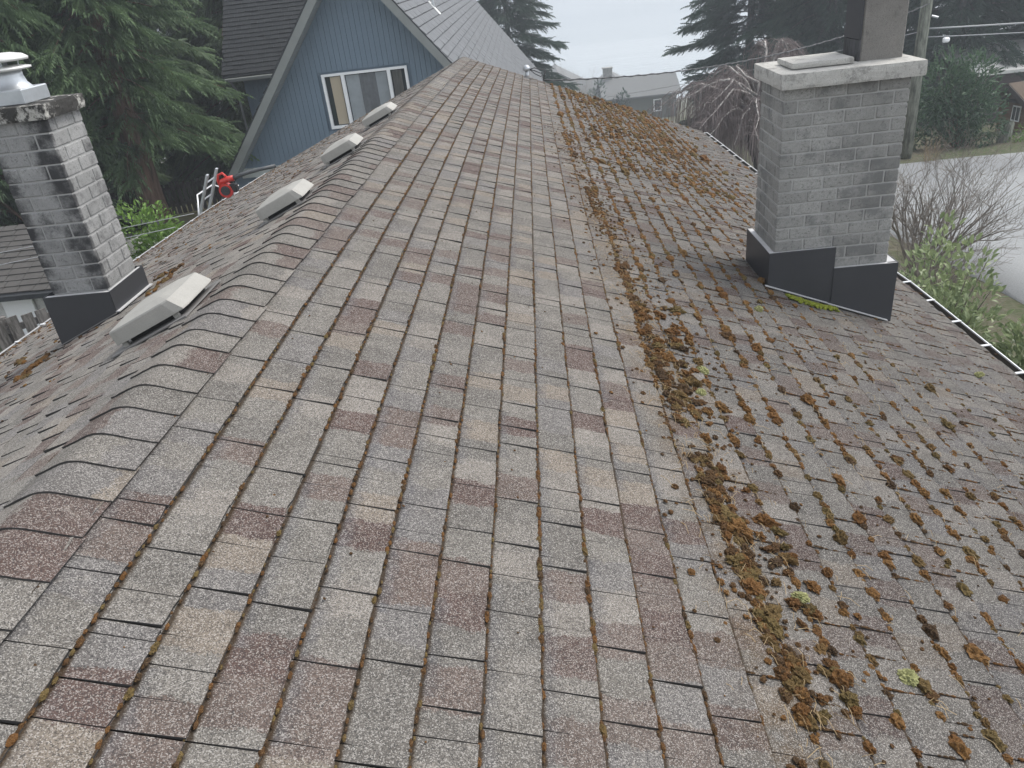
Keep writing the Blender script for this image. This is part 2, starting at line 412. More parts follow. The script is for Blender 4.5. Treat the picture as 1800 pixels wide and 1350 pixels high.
# ------------------------------------------------------------------ ground, road, sea
def smst(x, a, b):
    t = np.clip((x - a) / (b - a), 0, 1); return t * t * (3 - 2 * t)
def ground_z(x, y):
    b = np.interp(y, [-60, 10, 22, 27, 45, 90, 190, 400], [-5.2, -5.55, -5.85, -6.7, -9.8, -16.6, -31, -34])
    return b + 0.75 * smst(-x, 2, 9) * (1 - smst(y, 25, 60))
gx = np.concatenate([np.linspace(-400, -40, 19)[:-1], np.linspace(-40, 40, 81), np.linspace(40, 400, 19)[1:]])
gy = np.concatenate([np.linspace(-120, -10, 12)[:-1], np.linspace(-10, 50, 61), np.linspace(50, 260, 36)[1:]])
GX, GY = np.meshgrid(gx, gy); GZ = ground_z(GX, GY)
GZ = GZ + 0.05 * np.sin(GX * 1.3 + GY * .7) * np.cos(GY * .9)
nx, ny = len(gx), len(gy); ii = np.arange(nx * ny).reshape(ny, nx)
GF = np.stack([ii[:-1, :-1], ii[:-1, 1:], ii[1:, 1:], ii[1:, :-1]], -1).reshape(-1, 4)
tag(link('ground', mesh_np('ground', np.stack([GX, GY, GZ], -1).reshape(-1, 3), GF, [M['ground']], smooth=True)), kind='structure')
# road: curved sheet draped 6 cm above the ground
rv = []; rf = []
cl = [(16, -30, 6), (13.5, -10, 6), (11.6, 2, 5.2), (11.3, 9, 5.0), (11.6, 14, 5.2), (12.6, 18, 7.5), (14.5, 21.6, 11.0)]
ypts = np.linspace(-30, 21.9, 60); nxr = 14
for y in ypts:
    xl = np.interp(y, [-30, 0, 9, 12, 16, 19, 21.9], [11, 9, 7.4, 7.5, 7.0, 5.0, 3.5])
    xr = np.interp(y, [-30, 0, 12, 18, 21.9], [20, 20, 24, 34, 44])
    for k in range(nxr):
        t = 0 if k == 0 else .004 if k == 1 else (k / (nxr - 1)) ** 1.5; x = xl + (xr - xl) * t
        yy = y - .22 * max(0, y - 15) / 7 * (x - 12) * .12
        rv.append((x, yy, float(ground_z(np.array(x), np.array(yy))) + (-.12 if k in (0, nxr - 1) or y > 21.8 else 0.065)))
for j in range(len(ypts) - 1):
    for k in range(nxr - 1): a = j * nxr + k; rf.append((a, a + 1, a + nxr + 1, a + nxr))
tag(link('road', mesh_np('road', rv, rf, [M['road']], smooth=True)), kind='structure')
sv = [(-4000, 110, -29.5), (4000, 110, -29.5), (4000, 5200, -29.5), (-4000, 5200, -29.5)]
tag(link('sea', mesh_np('sea', sv, [(0, 1, 2, 3)], [M['sea']])), kind='structure')

# ------------------------------------------------------------------ the roof we stand on
Y_NEAR, Y_FAR = -2.6, 15.0
def apex(y): return np.array([np.interp(y, [-3, 0, 15], [-1.36, -1.32, -1.12]), y, np.interp(y, [-3, 0, 2, 4.4, 8, 11, 15], [-1.0, -1.02, -1.04, -1.055, -1.11, -1.19, -1.35])])
def eave(side, y):
    if side > 0: return np.array([3.13, y, np.interp(y, [-3, 0, 6.4, 10, 15], [-2.80, -2.81, -2.82, -2.97, -3.09])])
    return np.array([np.interp(y, [-3, 0, 15], [-5.4, -5.36, -5.07]), y, np.interp(y, [-3, 0, 6.6, 9.6, 12.1, 15], [-2.70, -2.72, -2.755, -2.805, -2.86, -2.98])])
def rp(side, y, s, h=0.0):
    a = apex(y); e = eave(side, y); d = e - a; P = a + d * (s / LN)
    n = np.array([-d[2] * side, 0, d[0] * side]); n /= np.linalg.norm(n)
    return P + n * h
def rnormal(side, y):
    d = eave(side, y) - apex(y); n = np.array([-d[2] * side, 0, d[0] * side]); return n / np.linalg.norm(n)

house = thing('shingled_house', (-1.1, 6.2, -5.5), 'low house whose broad mossy brown and grey shingled gable roof fills the foreground', 'house')
HL = root_loc(house)
# deck
dv = []; df = []; ysd = np.linspace(Y_NEAR, Y_FAR, 45)
for y in ysd:
    for P in (rp(-1, y, LN - .01, -.12), rp(-1, y, LN - .01, -.004), rp(-1, y, 0.03, -.004), rp(1, y, 0.03, -.004), rp(1, y, LN - .01, -.004), rp(1, y, LN - .01, -.12), apex(y) + np.array([0, 0, -.15])): dv.append(P)
for j in range(len(ysd) - 1):
    for k in range(7): a = j * 7 + k; b = j * 7 + (k + 1) % 7; df.append((a, b, b + 7, a + 7))
df.append(tuple(range(7))); df.append(tuple(range((len(ysd) - 1) * 7, len(ysd) * 7))[::-1])
roof = link('roof', mesh_np('roof', np.array(dv) - np.array(HL), df, [M['deck']]), house)
roof['label'] = 'gable roof covered in worn brown and grey shingles with moss'
# walls, fascia
w = MB()
for (x0, x1, y0, y1) in ((-4.7, -4.55, -2.1, 14.5), (2.45, 2.6, -2.1, 14.5), (-4.55, 2.45, -2.1, -1.95), (-4.55, 2.45, 14.35, 14.5)):
    w.box(((x0 + x1) / 2, (y0 + y1) / 2, -4.25), (x1 - x0, y1 - y0, 2.5 if x1 - x0 < 1 else 2.49))
w.build('wall', M['stucco'], house)
for yy, sg in ((-2.1, 1), (14.35, 1)):
    g = MB(); g.prism([(-4.55, yy, -3.0), (2.45, yy, -3.0), (2.45, yy, -2.92), (-1.15, yy, -1.62), (-4.55, yy, -2.86)], (0, .15, 0)); g.build('gable_wall', M['stucco'], house)

# shingle tabs
tabs = []   # (V, F, mi, uv)
def make_tab(side, y0, y1, n, raised):
    s_top = max(S0 + n * EXPO - .014, .10); s_low = S0 + (n + 1) * EXPO + random.uniform(-.0025, .0025)
    if s_low > LN + .03: s_low = LN + .03
    mseg = 3; hl = .0105 + (.0045 if raised else 0) + random.uniform(-.001, .0015); hu = .0015
    V = []; uv = []
    ys = np.linspace(y0, y1, mseg + 1)
    wob = [random.uniform(-.004, .004) for _ in ys]; skew = [random.uniform(-.003, .003), 0, 0, random.uniform(-.002, .002)]
    lift = [hl + random.uniform(-.0012, .0012) for _ in ys]
    for k, y in enumerate(ys):
        yb = min(max(y, Y_NEAR), Y_FAR)
        sl = s_low + wob[k]
        V += [rp(side, yb, s_top, hu), rp(side, min(yb + skew[k], Y_FAR), sl, lift[k]), rp(side, min(yb + skew[k], Y_FAR), sl, lift[k] - .010)]
        uv += [(y + (50 if side < 0 else 0), s_top), (y + (50 if side < 0 else 0), sl), (y + (50 if side < 0 else 0), sl)]
    F = []; mi = []
    for k in range(mseg):
        a = k * 3; b = a + 3
        q = [(a, a + 1, b + 1, b), (a + 1, a + 2, b + 2, b + 1)]
        F += [f if side > 0 else f[::-1] for f in q]; mi += [0, 1]
    a = mseg * 3
    ends = [(0, 2, 1), (a, a + 1, a + 2)]
    F += [f if side > 0 else f[::-1] for f in ends]; mi += [1, 1]
    return np.array(V), F, mi, np.array(uv)
NC = 33
for side in (1, -1):
    for n in range(-1, NC):
        if S0 + n * EXPO > LN - .02: continue
        y = Y_NEAR - random.uniform(0, .2); raised = random.random() < .5
        while y < Y_FAR - .02:
            L = random.choice([.08, .10, .12, .14, .15, .17, .19, .22]) * random.uniform(.92, 1.08)
            if random.random() < .06: L = .04
            y1 = min(y + L, Y_FAR)
            if y1 > Y_NEAR and y1 - max(y, Y_NEAR) > .03:
                tabs.append(make_tab(side, max(y, Y_NEAR), y1 - (.0032 if side > 0 else .0065), n, raised))
            raised = not raised if random.random() < .8 else raised; y = y1
# projected size picks the 300 that show largest
def tab_area(t):
    px, py, z = proj(t[0][[0, 1, -2, -3]])
    if z.min() < .3: return 0
    cx = np.clip(px, 0, 1024); cy = np.clip(py, 0, 768)
    return .5 * abs(sum(cx[i] * cy[(i + 1) % 4] - cx[(i + 1) % 4] * cy[i] for i in range(4)))
areas = np.array([tab_area(t) for t in tabs]); order = np.argsort(-areas); big = set(order[:300].tolist())
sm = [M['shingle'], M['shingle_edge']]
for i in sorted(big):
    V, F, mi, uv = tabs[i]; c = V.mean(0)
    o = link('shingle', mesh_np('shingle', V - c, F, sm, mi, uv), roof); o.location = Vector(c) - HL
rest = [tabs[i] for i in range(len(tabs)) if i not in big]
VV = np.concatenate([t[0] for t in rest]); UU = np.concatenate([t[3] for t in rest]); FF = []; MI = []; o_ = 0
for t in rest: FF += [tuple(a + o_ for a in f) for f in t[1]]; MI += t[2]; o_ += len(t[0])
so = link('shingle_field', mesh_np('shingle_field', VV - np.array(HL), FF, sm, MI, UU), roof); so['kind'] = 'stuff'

# ridge caps
def ridge_pt(y, d, h):
    side = 1 if d >= 0 else -1; r = .042; P = rp(side, y, abs(d))
    a = apex(y); P0 = P.copy()
    if abs(d) < r:
        e = rp(side, y, r); k = (a[2] - e[2]); P[2] = a[2] - k * (d * d / (2 * r * r) + .5)
    n = rnormal(side, y); t = min(1, abs(d) / r); n = n * t + np.array([0, 0, 1]) * (1 - t); n /= np.linalg.norm(n)
    return P + n * (h + .010)
y = Y_NEAR; capi = 0
while y < Y_FAR - .05:
    y1 = min(y + .162, Y_FAR); V = []; uv = []; F = []; mi = []
    hw = .163 + random.uniform(-.005, .005); ds = np.linspace(-hw * .84, hw, 15)
    yo = random.uniform(-.008, .008)
    for k, d in enumerate(ds):
        bow = .012 * (abs(d) / hw) ** 2 + yo
        hn = (.0095 if y < 6.3 else .0065) + random.uniform(-.001, .001)
        e_ = ridge_pt(min(y + bow, Y_FAR), d, hn); V += [e_, ridge_pt(min(y1 + bow, Y_FAR), d, .003), ridge_pt(min(y + bow, Y_FAR), d, hn - (.0058 if y < 6.3 else .0035)), e_]
        cc = S0 + EXPO * (60 + capi + .5) ; uvv = (d * .55 + capi * .37, S0 + EXPO * (60 + capi * 1.0 + .35))
        uv += [uvv, (uvv[0], uvv[1] + .06), uvv, uvv]
    for k in range(14):
        a = k * 4; b = a + 4
        F += [(a, b, b + 1, a + 1), (a + 3, a + 2, b + 2, b + 3)]; mi += [0, 1 if y < 6.3 else 0]
    V = [np.array(q) for q in V]; e = 14 * 4
    for (q) in ((0, 1, 2), (e, e + 2, e + 1)):
        o_ = len(V); V += [V[i] for i in q]; uv += [uv[i] for i in q]; F.append((o_, o_ + 1, o_ + 2)); mi.append(1)
    V = np.array(V); c = V.mean(0)
    me = mesh_np('ridge_cap', V - c, F, sm, mi, np.array(uv))
    for p_ in me.polygons: p_.use_smooth = p_.material_index == 0
    o = link('ridge_cap', me, roof); o.location = Vector(c) - HL
    y += EXPO; capi += 1

# gutters
def gutter(side, ya, yb):
    ys = np.linspace(ya, yb, 30); out = []; inn = []
    prof = [(-.005, .015), (-.005, -.075), (.085, -.075), (.115, .012), (.100, .018), (.100, .006), (.078, -.068), (.003, -.068), (.003, .015)]
    V = []; F = []
    for y in ys:
        e = eave(side, y)
        for dx, dz in prof: V.append((e[0] + side * (dx + .012), y, e[2] + dz - .035))
    k = len(prof)
    for j in range(len(ys) - 1):
        for i in range(k):
            q = (j * k + i, j * k + (i + 1) % k, (j + 1) * k + (i + 1) % k, (j + 1) * k + i); F.append(q if side < 0 else q[::-1])
    F.append(tuple(range(k))); F.append(tuple(range((len(ys) - 1) * k, len(ys) * k))[::-1])
    g = link('gutter', mesh_np('gutter', np.array(V) - np.array(HL), F, [M['gutter'], M['gutter_in']], [1 if (q < (len(ys) - 1) * k and q % k in (5, 6, 7)) else 0 for q in range(len(F))]), house)
    dV = []; dF = []
    for y in ys:
        e = eave(side, y)
        for dx in (.004, .03, .056, .082): dV.append((e[0] + side * (dx + .012), y, e[2] - .035 - .035 + .012 * mnoise.noise((y * 9, dx * 60, 3))))
    for j in range(len(ys) - 1):
        for i in range(3): q = (j * 4 + i, j * 4 + i + 1, (j + 1) * 4 + i + 1, (j + 1) * 4 + i); dF.append(q if side > 0 else q[::-1])
    link('gutter_debris', mesh_np('gutter_debris', np.array(dV) - np.array(HL), dF, [M['gutter_in']]), g)
    y = ya + .3
    while y < yb:
        e = eave(side, y); h = MB(); h.bar((e[0] + side * .005, y, e[2] - .018), (e[0] + side * .118, y, e[2] - .014), .022, .006); h.build('hanger', M['gutter'], g)
        y += .44
gutter(1, Y_NEAR, Y_FAR - .1); gutter(-1, Y_NEAR, Y_FAR - .1)
fb = MB()
for side in (-1, 1):
    for j in range(12):
        y0 = Y_NEAR + j * (Y_FAR - Y_NEAR) / 12; y1 = Y_NEAR + (j + 1) * (Y_FAR - Y_NEAR) / 12
        a = eave(side, y0); b = eave(side, y1); fb.bar((a[0] - side * .03, y0, a[2] - .12), (b[0] - side * .03, y1, b[2] - .12), .03, .2)
fb.build('fascia', M['white'], house)

# ------------------------------------------------------------------ chimneys
brick_cache = {}
def brick(parent, c, d, mat):
    key = (round(d[0], 3), round(d[1], 3), round(d[2], 3), mat.name)
    if key not in brick_cache:
        V, F = cbox(d[0], d[1], d[2], .0045); brick_cache[key] = mesh_np('brick', V, F, [mat])
    o = link('brick', brick_cache[key], parent); o.location = Vector(c) - root_loc(parent) + Vector((random.uniform(-.0012, .0012), random.uniform(-.0012, .0012), random.uniform(-.001, .001)))
    o.rotation_euler = (random.uniform(-.004, .004), random.uniform(-.004, .004), random.uniform(-.006, .006))
    return o
def chimney_bricks(root, x0, x1, y0, y1, ztop, nc, ch, pitch, mat, mmat):
    J = .0095; t = .0885
    def row(a, b, off):
        out = []; p = a
        if off > .03: out.append((a, a + off - J / 2)); p = a + off + J / 2
        while p < b - .02:
            q = min(p + pitch - J, b)
            if b - q < .03 + J: q = b
            out.append((p, q)); p = q + J
        return out
    for k in range(nc):
        zc = ztop - (k + .5) * ch; hz = ch - J; odd = k % 2
        fx = (x0, x1) if not odd else (x0 + t + J, x1 - t - J); fy = (y0 + t + J, y1 - t - J) if not odd else (y0, y1)
        for (yc) in (y0 + t / 2, y1 - t / 2):
            for a, b in row(fx[0], fx[1], 0): brick(root, ((a + b) / 2, yc, zc), (b - a, t, hz), mat)
        for (xc) in (x0 + t / 2, x1 - t / 2):
            for a, b in row(fy[0], fy[1], 0): brick(root, (xc, (a + b) / 2, zc), (t, b - a, hz), mat)
    m = MB(); zb = ztop - nc * ch - .35; m.box(((x0 + x1) / 2, (y0 + y1) / 2, (ztop + zb) / 2), (x1 - x0 - .012, y1 - y0 - .012, ztop - zb)); m.build('mortar', mmat, root)
def rough_slab(x0, x1, y0, y1, z0, z1, seed, amp, nxs=26, nys=20, nzs=5, name='crown', mat=None, parent=None):
    """slab with worn, slightly uneven faces"""
    V = []; idx = {}; F = []
    def vid(i, j, k):
        key = (i, j, k)
        if key not in idx:
            P = Vector((x0 + (x1 - x0) * i / nxs, y0 + (y1 - y0) * j / nys, z0 + (z1 - z0) * k / nzs)); c = Vector(((x0 + x1) / 2, (y0 + y1) / 2, (z0 + z1) / 2))
            nz = mnoise.fractal(P * 9 + Vector((seed, 0, 0)), 1.0, 2.0, 4); nz2 = mnoise.fractal(P * 40 + Vector((0, seed, 0)), 1.0, 2.0, 3)
            e = (i in (0, nxs)) + (j in (0, nys)) + (k in (0, nzs))
            q = P + (P - c).normalized() * (amp * nz + amp * .5 * nz2 - (.003 if e == 2 else .006 if e == 3 else 0)); idx[key] = len(V); V.append(q)
        return idx[key]
    for k, fl in ((0, 1), (nzs, 0)):
        for i in range(nxs):
            for j in range(nys): q = (vid(i, j, k), vid(i + 1, j, k), vid(i + 1, j + 1, k), vid(i, j + 1, k)); F.append(q[::-1] if fl else q)
    for j, fl in ((0, 0), (nys, 1)):
        for i in range(nxs):
            for k in range(nzs): q = (vid(i, j, k), vid(i + 1, j, k), vid(i + 1, j, k + 1), vid(i, j, k + 1)); F.append(q[::-1] if fl else q)
    for i, fl in ((0, 1), (nxs, 0)):
        for j in range(nys):
            for k in range(nzs): q = (vid(i, j, k), vid(i, j + 1, k), vid(i, j + 1, k + 1), vid(i, j, k + 1)); F.append(q[::-1] if fl else q)
    b = MB(); b.add(V, F); return b.build(name, mat, parent, smooth=False)

# right chimney
CRT = thing('brick_chimney', (2.0, 5.42, -2.4), 'wide grey brick chimney with rough concrete crown and two piece charcoal flashing', 'chimney', None)
chimney_bricks(CRT, 1.60, 2.385, 5.15, 5.66, -.853, 17, .0835, .198, M['brick_grey'], M['mortar_grey'])
rough_slab(1.560, 2.440, 5.075, 5.735, -.855, -.765, 3, .004, name='crown', mat=M['crown'], parent=CRT)
cs = rough_slab(1.665, 2.05, 5.22, 5.56, -.757, -.725, 8, .002, nzs=2, name='flue_cover_slab', mat=M['crown'], parent=CRT)
b = MB(); b.box((1.86, 5.39, -.763), (.33, .28, .016)); b.build('cover_bed', M['mortar_grey'], CRT)
b = MB(); b.box((2.245, 5.43, -.35), (.268, .27, .85), .008); fl = b.build('flue_stack', M['plaster'], CRT)
b = MB(); b.box((2.105, 5.43, -.705), (.012, .262, .13), .002); b.build('soot_panel', M['soot'], fl)
b = MB(); b.box((2.103, 5.43, -.28), (.010, .266, .715), .002); b.build('side_sheet', M['flash_dark'], fl)
b = MB(); b.box((2.245, 5.43, .09), (.34, .34, .03), .008); b.build('flue_lid', M['flash_dark'], fl)
def panel(root, poly, d, name='flashing'):
    b = MB(); b.prism(poly, d); return b.build(name, M['flash_dark'], root)
zr = lambda x: rp(1, 5.13, 0)[2] + (x - apex(5.13)[0]) * (eave(1, 5.13)[2] - apex(5.13)[2]) / (eave(1, 5.13)[0] - apex(5.13)[0])
f1 = panel(CRT, [(1.562, 5.118, zr(1.562) + .012), (2.012, 5.118, zr(2.012) + .012), (2.012, 5.118, -1.932), (1.562, 5.118, -1.932)], (0, .012, 0))
f2 = panel(CRT, [(2.008, 5.112, zr(2.008) + .012), (2.447, 5.112, zr(2.447) + .012), (2.447, 5.112, -2.082), (2.008, 5.112, -2.082)], (0, .005, 0))
f3 = panel(CRT, [(1.558, 5.118, zr(1.56) + .01), (1.558, 5.715, zr(1.56) - .005), (1.558, 5.715, -1.934), (1.558, 5.118, -1.934)], (.004, 0, 0))
f4 = panel(CRT, [(2.447, 5.118, zr(2.447) + .01), (2.447, 5.715, zr(2.447) - .005), (2.447, 5.715, -2.082), (2.447, 5.118, -2.082)], (.005, 0, 0))
f5 = panel(CRT, [(1.562, 5.715, zr(1.562)), (2.447, 5.715, zr(2.447)), (2.447, 5.715, -2.082), (1.562, 5.715, -1.95)], (0, .005, 0))
for (a, c, d) in (((1.785, 5.137, -1.938), (.45, .03, .008), f1), ((2.23, 5.130, -2.088), (.43, .034, .008), f2), ((1.580, 5.42, -1.940), (.036, .58, .008), f3), ((2.414, 5.42, -2.088), (.06, .58, .008), f4)):
    b = MB(); b.box(a, c); b.build('sealant', M['flash_edge'], d)
for (x, y_, L) in ((1.785, 5.105, .45), (2.23, 5.095, .44)):
    b = MB(); a = rp(1, 5.1, (x - L / 2 - apex(5.1)[0]) * 1.072, .022); c = rp(1, 5.1, (x + L / 2 - apex(5.1)[0]) * 1.072, .022); b.bar((a[0], y_, a[2]), (c[0], y_, c[2]), .022, .005); b.build('flashing_hem', M['flash_edge'], f1 if x < 2 else f2)

# left chimney
CLT = thing('brick_chimney', (-2.84, 4.59, -1.8), 'slender black-stained pale brick chimney with a galvanised flue cap on top', 'chimney', None)
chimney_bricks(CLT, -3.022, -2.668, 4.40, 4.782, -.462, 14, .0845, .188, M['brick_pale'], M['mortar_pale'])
rough_slab(-3.058, -2.632, 4.362, 4.822, -.470, -.392, 21, .010, name='crown', mat=M['crown_black'], parent=CLT)
fcx, fcy = -2.905, 4.60
b = MB(); b.box((fcx, fcy, -.352), (.26, .26, .08), .006); fb_ = b.build('flue_cap', M['galv'], CLT)
b = MB(); b.lathe([(.125, -.32), (.108, -.31), (.088, -.285), (.080, -.25), (.082, -.215)], (fcx, fcy, 0), 24); b.build('neck', M['galv'], fb_, True)
b = MB(); b.lathe([(.085, -.222), (.135, -.216), (.137, -.206), (.09, -.196)], (fcx, fcy, 0), 28); b.build('storm_collar', M['galv_pale'], fb_, True)
for k in range(4):
    a = k * math.pi / 2 + .4; b = MB(); b.bar((fcx + .075 * math.cos(a), fcy + .075 * math.sin(a), -.20), (fcx + .085 * math.cos(a), fcy + .085 * math.sin(a), -.15), .02, .004); b.build('lid_strap', M['galv'], fb_)
b = MB(); b.lathe([(.135, -.172), (.138, -.158), (.112, -.140), (.055, -.128), (.005, -.126)], (fcx, fcy, 0), 28); b.build('lid', M['galv_pale'], fb_, True)
def zl(x): a = apex(4.36); e = eave(-1, 4.36); return a[2] + (x - a[0]) * (e[2] - a[2]) / (e[0] - a[0])
g1 = panel(CLT, [(-3.065, 4.358, zl(-3.065) + .006), (-2.652, 4.358, zl(-2.652) + .006), (-2.652, 4.358, -1.478), (-3.065, 4.358, -1.478)], (0, .006, 0))
g2 = panel(CLT, [(-2.652, 4.362, zl(-2.652) + .014), (-2.652, 4.83, zl(-2.652) + .008), (-2.652, 4.83, -1.478), (-2.652, 4.362, -1.478)], (.006, 0, 0))
g3 = panel(CLT, [(-3.071, 4.362, zl(-3.07)), (-3.071, 4.83, zl(-3.07)), (-3.071, 4.83, -1.478), (-3.071, 4.362, -1.478)], (.006, 0, 0))
g4 = panel(CLT, [(-3.065, 4.83, zl(-3.065)), (-2.652, 4.83, zl(-2.652)), (-2.652, 4.83, -1.478), (-3.065, 4.83, -1.478)], (0, .006, 0))
for a, c, d in (((-2.86, 4.381, -1.484), (.40, .034, .008), g1), ((-2.662, 4.6, -1.484), (.022, .43, .008), g2)):
    b = MB(); b.box(a, c); b.build('sealant', M['flash_edge'], d)
b = MB(); b.bar((-2.640, 4.36, zl(-2.64) + .026), (-2.640, 4.84, zl(-2.64) + .02), .03, .006); b.build('flashing_hem', M['flash_edge'], g2)
b = MB(); b.bar((-3.07, 4.352, zl(-3.07) + .022), (-2.645, 4.352, zl(-2.645) + .022), .016, .005); b.build('flashing_hem', M['lead'], g1)

# ------------------------------------------------------------------ roof vents on the left slope
def roof_vent(yc, sc, w, label):
    """hood in slope axes: a = downslope, b = along the ridge, n = normal"""
    o = rp(-1, yc, sc, .012); n = rnormal(-1, yc); d = eave(-1, yc) - apex(yc); a = d / np.linalg.norm(d); bvec = np.array([0, 1, 0])
    base = Vector(o); t = thing('roof_vent', base, label, 'roof vent', 'vents along the ridge')
    def P(x, y, z): return Vector(o + a * x + bvec * y + n * z)
    h = w / 2
    m = MB(); V = [P(-h * 1.18, -h * 1.2, .002), P(h * 1.15, -h * 1.2, .002), P(h * 1.15, h * 1.2, .002), P(-h * 1.18, h * 1.2, .002), P(-h * 1.18, -h * 1.2, .008), P(h * 1.15, -h * 1.2, .008), P(h * 1.15, h * 1.2, .008), P(-h * 1.18, h * 1.2, .008)]
    m.add(V, [(0, 1, 2, 3), (7, 6, 5, 4), (0, 4, 5, 1), (1, 5, 6, 2), (2, 6, 7, 3), (3, 7, 4, 0)]); m.build('flange', M['lead'], t)
    m = MB(); V = [P(x * h * .72, y * h * .72, z) for z in (.006, .05) for x, y in ((-1, -1), (1, -1), (1, 1), (-1, 1))]
    m.add(V, [(3, 2, 1, 0)[::-1], (4, 5, 6, 7)[::-1], (0, 1, 5, 4)[::-1], (1, 2, 6, 5)[::-1], (2, 3, 7, 6)[::-1], (3, 0, 4, 7)[::-1]]); m.build('throat', M['vent_dark'], t)
    # hood: lofted rings
    rings = [(-1.16, 1.0, 1.0, .030), (-1.15, 1.0, 1.0, .036), (-.95, .98, .985, .088), (-.92, .965, .965, .094), (-.6, .6, .6, .110), (-.02, .02, .02, .120)]
    V = []; F = []; N = 48
    for (x0, x1, yy, z) in rings:
        for k in range(N):
            th = 2 * math.pi * k / N; c, s = math.cos(th), math.sin(th); q = max(abs(c), abs(s)); c, s = c / q, s / q
            cr = 1 - .045 * min(abs(c), abs(s)) ** 14; c *= cr; s *= cr
            x = (x1 if c > 0 else -x0) * c * h; V.append(P(x, s * yy * h, z))
    for i in range(len(rings) - 1):
        for k in range(N): F.append((i * N + k, i * N + (k + 1) % N, (i + 1) * N + (k + 1) % N, (i + 1) * N + k)[::-1])
    F.append(tuple(range((len(rings) - 1) * N, len(rings) * N))[::-1])
    F.append(tuple(range(N)))
    m = MB(); m.add(V, F); m.build('hood', M['vent'], t)
    for sx in (-1, 1):
        for sy in (-1, 1):
            m = MB(); m.add([P(sx * h * .8 + ex, sy * h * .86 + ey, z) for z in (.006, .034) for ex, ey in ((-.012, -.008), (.012, -.008), (.012, .008), (-.012, .008))], [(0, 1, 2, 3), (7, 6, 5, 4), (0, 4, 5, 1), (1, 5, 6, 2), (2, 6, 7, 3), (3, 7, 4, 0)]); m.build('foot', M['vent'], t)
roof_vent(3.08, .44, .345, 'largest looking pale grey roof vent, beside the slender stained chimney')
roof_vent(4.70, .33, .30, 'pale roof vent second along the ridge counted from the stained chimney end')
roof_vent(6.25, .31, .30, 'pale roof vent third along the ridge, between two others of its kind')
roof_vent(8.05, .33, .32, 'pale roof vent standing just below the blue house window, last of its row')

# ------------------------------------------------------------------ blue A-frame house
AX, AZ, KS = -4.05, 0.92, 1.265        # ridge x, ridge z, roof slope
BY = 20.66; BYF = 43.0
bh = thing('blue_house', (-4.05, 31, -5.4), 'blue A-frame house with vertical board siding and a wide white window', 'house')
def rz(x, off=0.0): return AZ - off - KS * abs(x - AX)
WX0, WX1, WZ0, WZ1 = -5.16, -2.98, -3.22, -1.90
backing = MB(); backing.prism([(-8.3, BY + .06, -4.6), (.15, BY + .06, -4.6), (AX, BY + .06, AZ - .12)], (0, .1, 0))
wallp = backing.build('gable_wall', M['blue'], bh)
x = -8.0; bw = .131
while x < 0.0:
    zt0, zt1 = rz(x, .12), rz(x + bw - .008, .12); segs = []
    xm = x + bw / 2
    if WX0 - .05 < xm < WX1 + .05: segs = [(-4.25, WZ0 - .05, WZ0 - .05), (WZ1 + .05, zt0, zt1)]
    else: segs = [(-4.25, zt0, zt1)]
    for zb, za, zc in segs:
        if min(za, zc) > zb + .05:
            b = MB(); b.prism([(x, BY, zb), (x + bw - .008, BY, zb), (x + bw - .008, BY, zc), (x, BY, za)], (0, .058, 0)); b.build('board', M['blue'], wallp)
    x += bw
b = MB(); b.box((-4.0, BY - .02, -4.10), (7.6, .05, .24)); b.build('skirting_board', M['pale_board'], bh)
b = MB(); b.box((-4.0, 30, -4.9), (7.7, 18, 1.4)); b.build('foundation', M['stucco'], bh)
# window
wf = MB()
for (x0, x1, z0, z1) in ((WX0, WX1, WZ1 - .06, WZ1), (WX0, WX1, WZ0, WZ0 + .07), (WX0, WX0 + .07, WZ0 + .07, WZ1 - .06), (WX1 - .07, WX1, WZ0 + .07, WZ1 - .06), (-4.67, -4.58, WZ0 + .07, WZ1 - .06), (-3.50, -3.41, WZ0 + .07, WZ1 - .06)):
    wf.box(((x0 + x1) / 2, BY - .015, (z0 + z1) / 2), (x1 - x0, .07, z1 - z0), .004)
win = wf.build('window', M['white'], bh)
for (x0, x1) in ((-5.09, -4.67), (-4.58, -3.50), (-3.41, -3.05)):
    b = MB(); b.box(((x0 + x1) / 2, BY + .035, (WZ0 + WZ1) / 2), (x1 - x0, .006, WZ1 - WZ0 - .13)); b.build('pane', M['glass'], win)
def curtain(x0, x1, z0, z1, mat, fold):
    V = []; F = []; n = 60
    for i in range(n + 1):
        xx = x0 + (x1 - x0) * i / n; yy = BY + .018 + .009 * math.sin(i * fold)
        V += [(xx, yy, z0), (xx, yy, z1)]
    for i in range(n): F.append((2 * i, 2 * i + 2, 2 * i + 3, 2 * i + 1))
    m = MB(); m.add(V, F); m.build('curtain', mat, win, True)
curtain(-4.96, -4.70, WZ0 + .09, WZ1 - .08, M['curtain'], 1.1)
curtain(-4.56, -4.22, WZ0 + .09, WZ1 - .08, M['sheer'], 1.4)
curtain(-3.80, -3.52, WZ0 + .09, WZ1 - .08, M['sheer'], 1.4)
curtain(-4.22, -3.80, WZ0 + .09, WZ1 - .08, simple('grey_net_curtain', (.16, .17, .18), .9, .3, 8), 2.2)
curtain(-3.38, -3.14, WZ0 + .09, WZ1 - .08, simple('grey_blind', (.13, .13, .12), .9, .15, 8), 2.0)
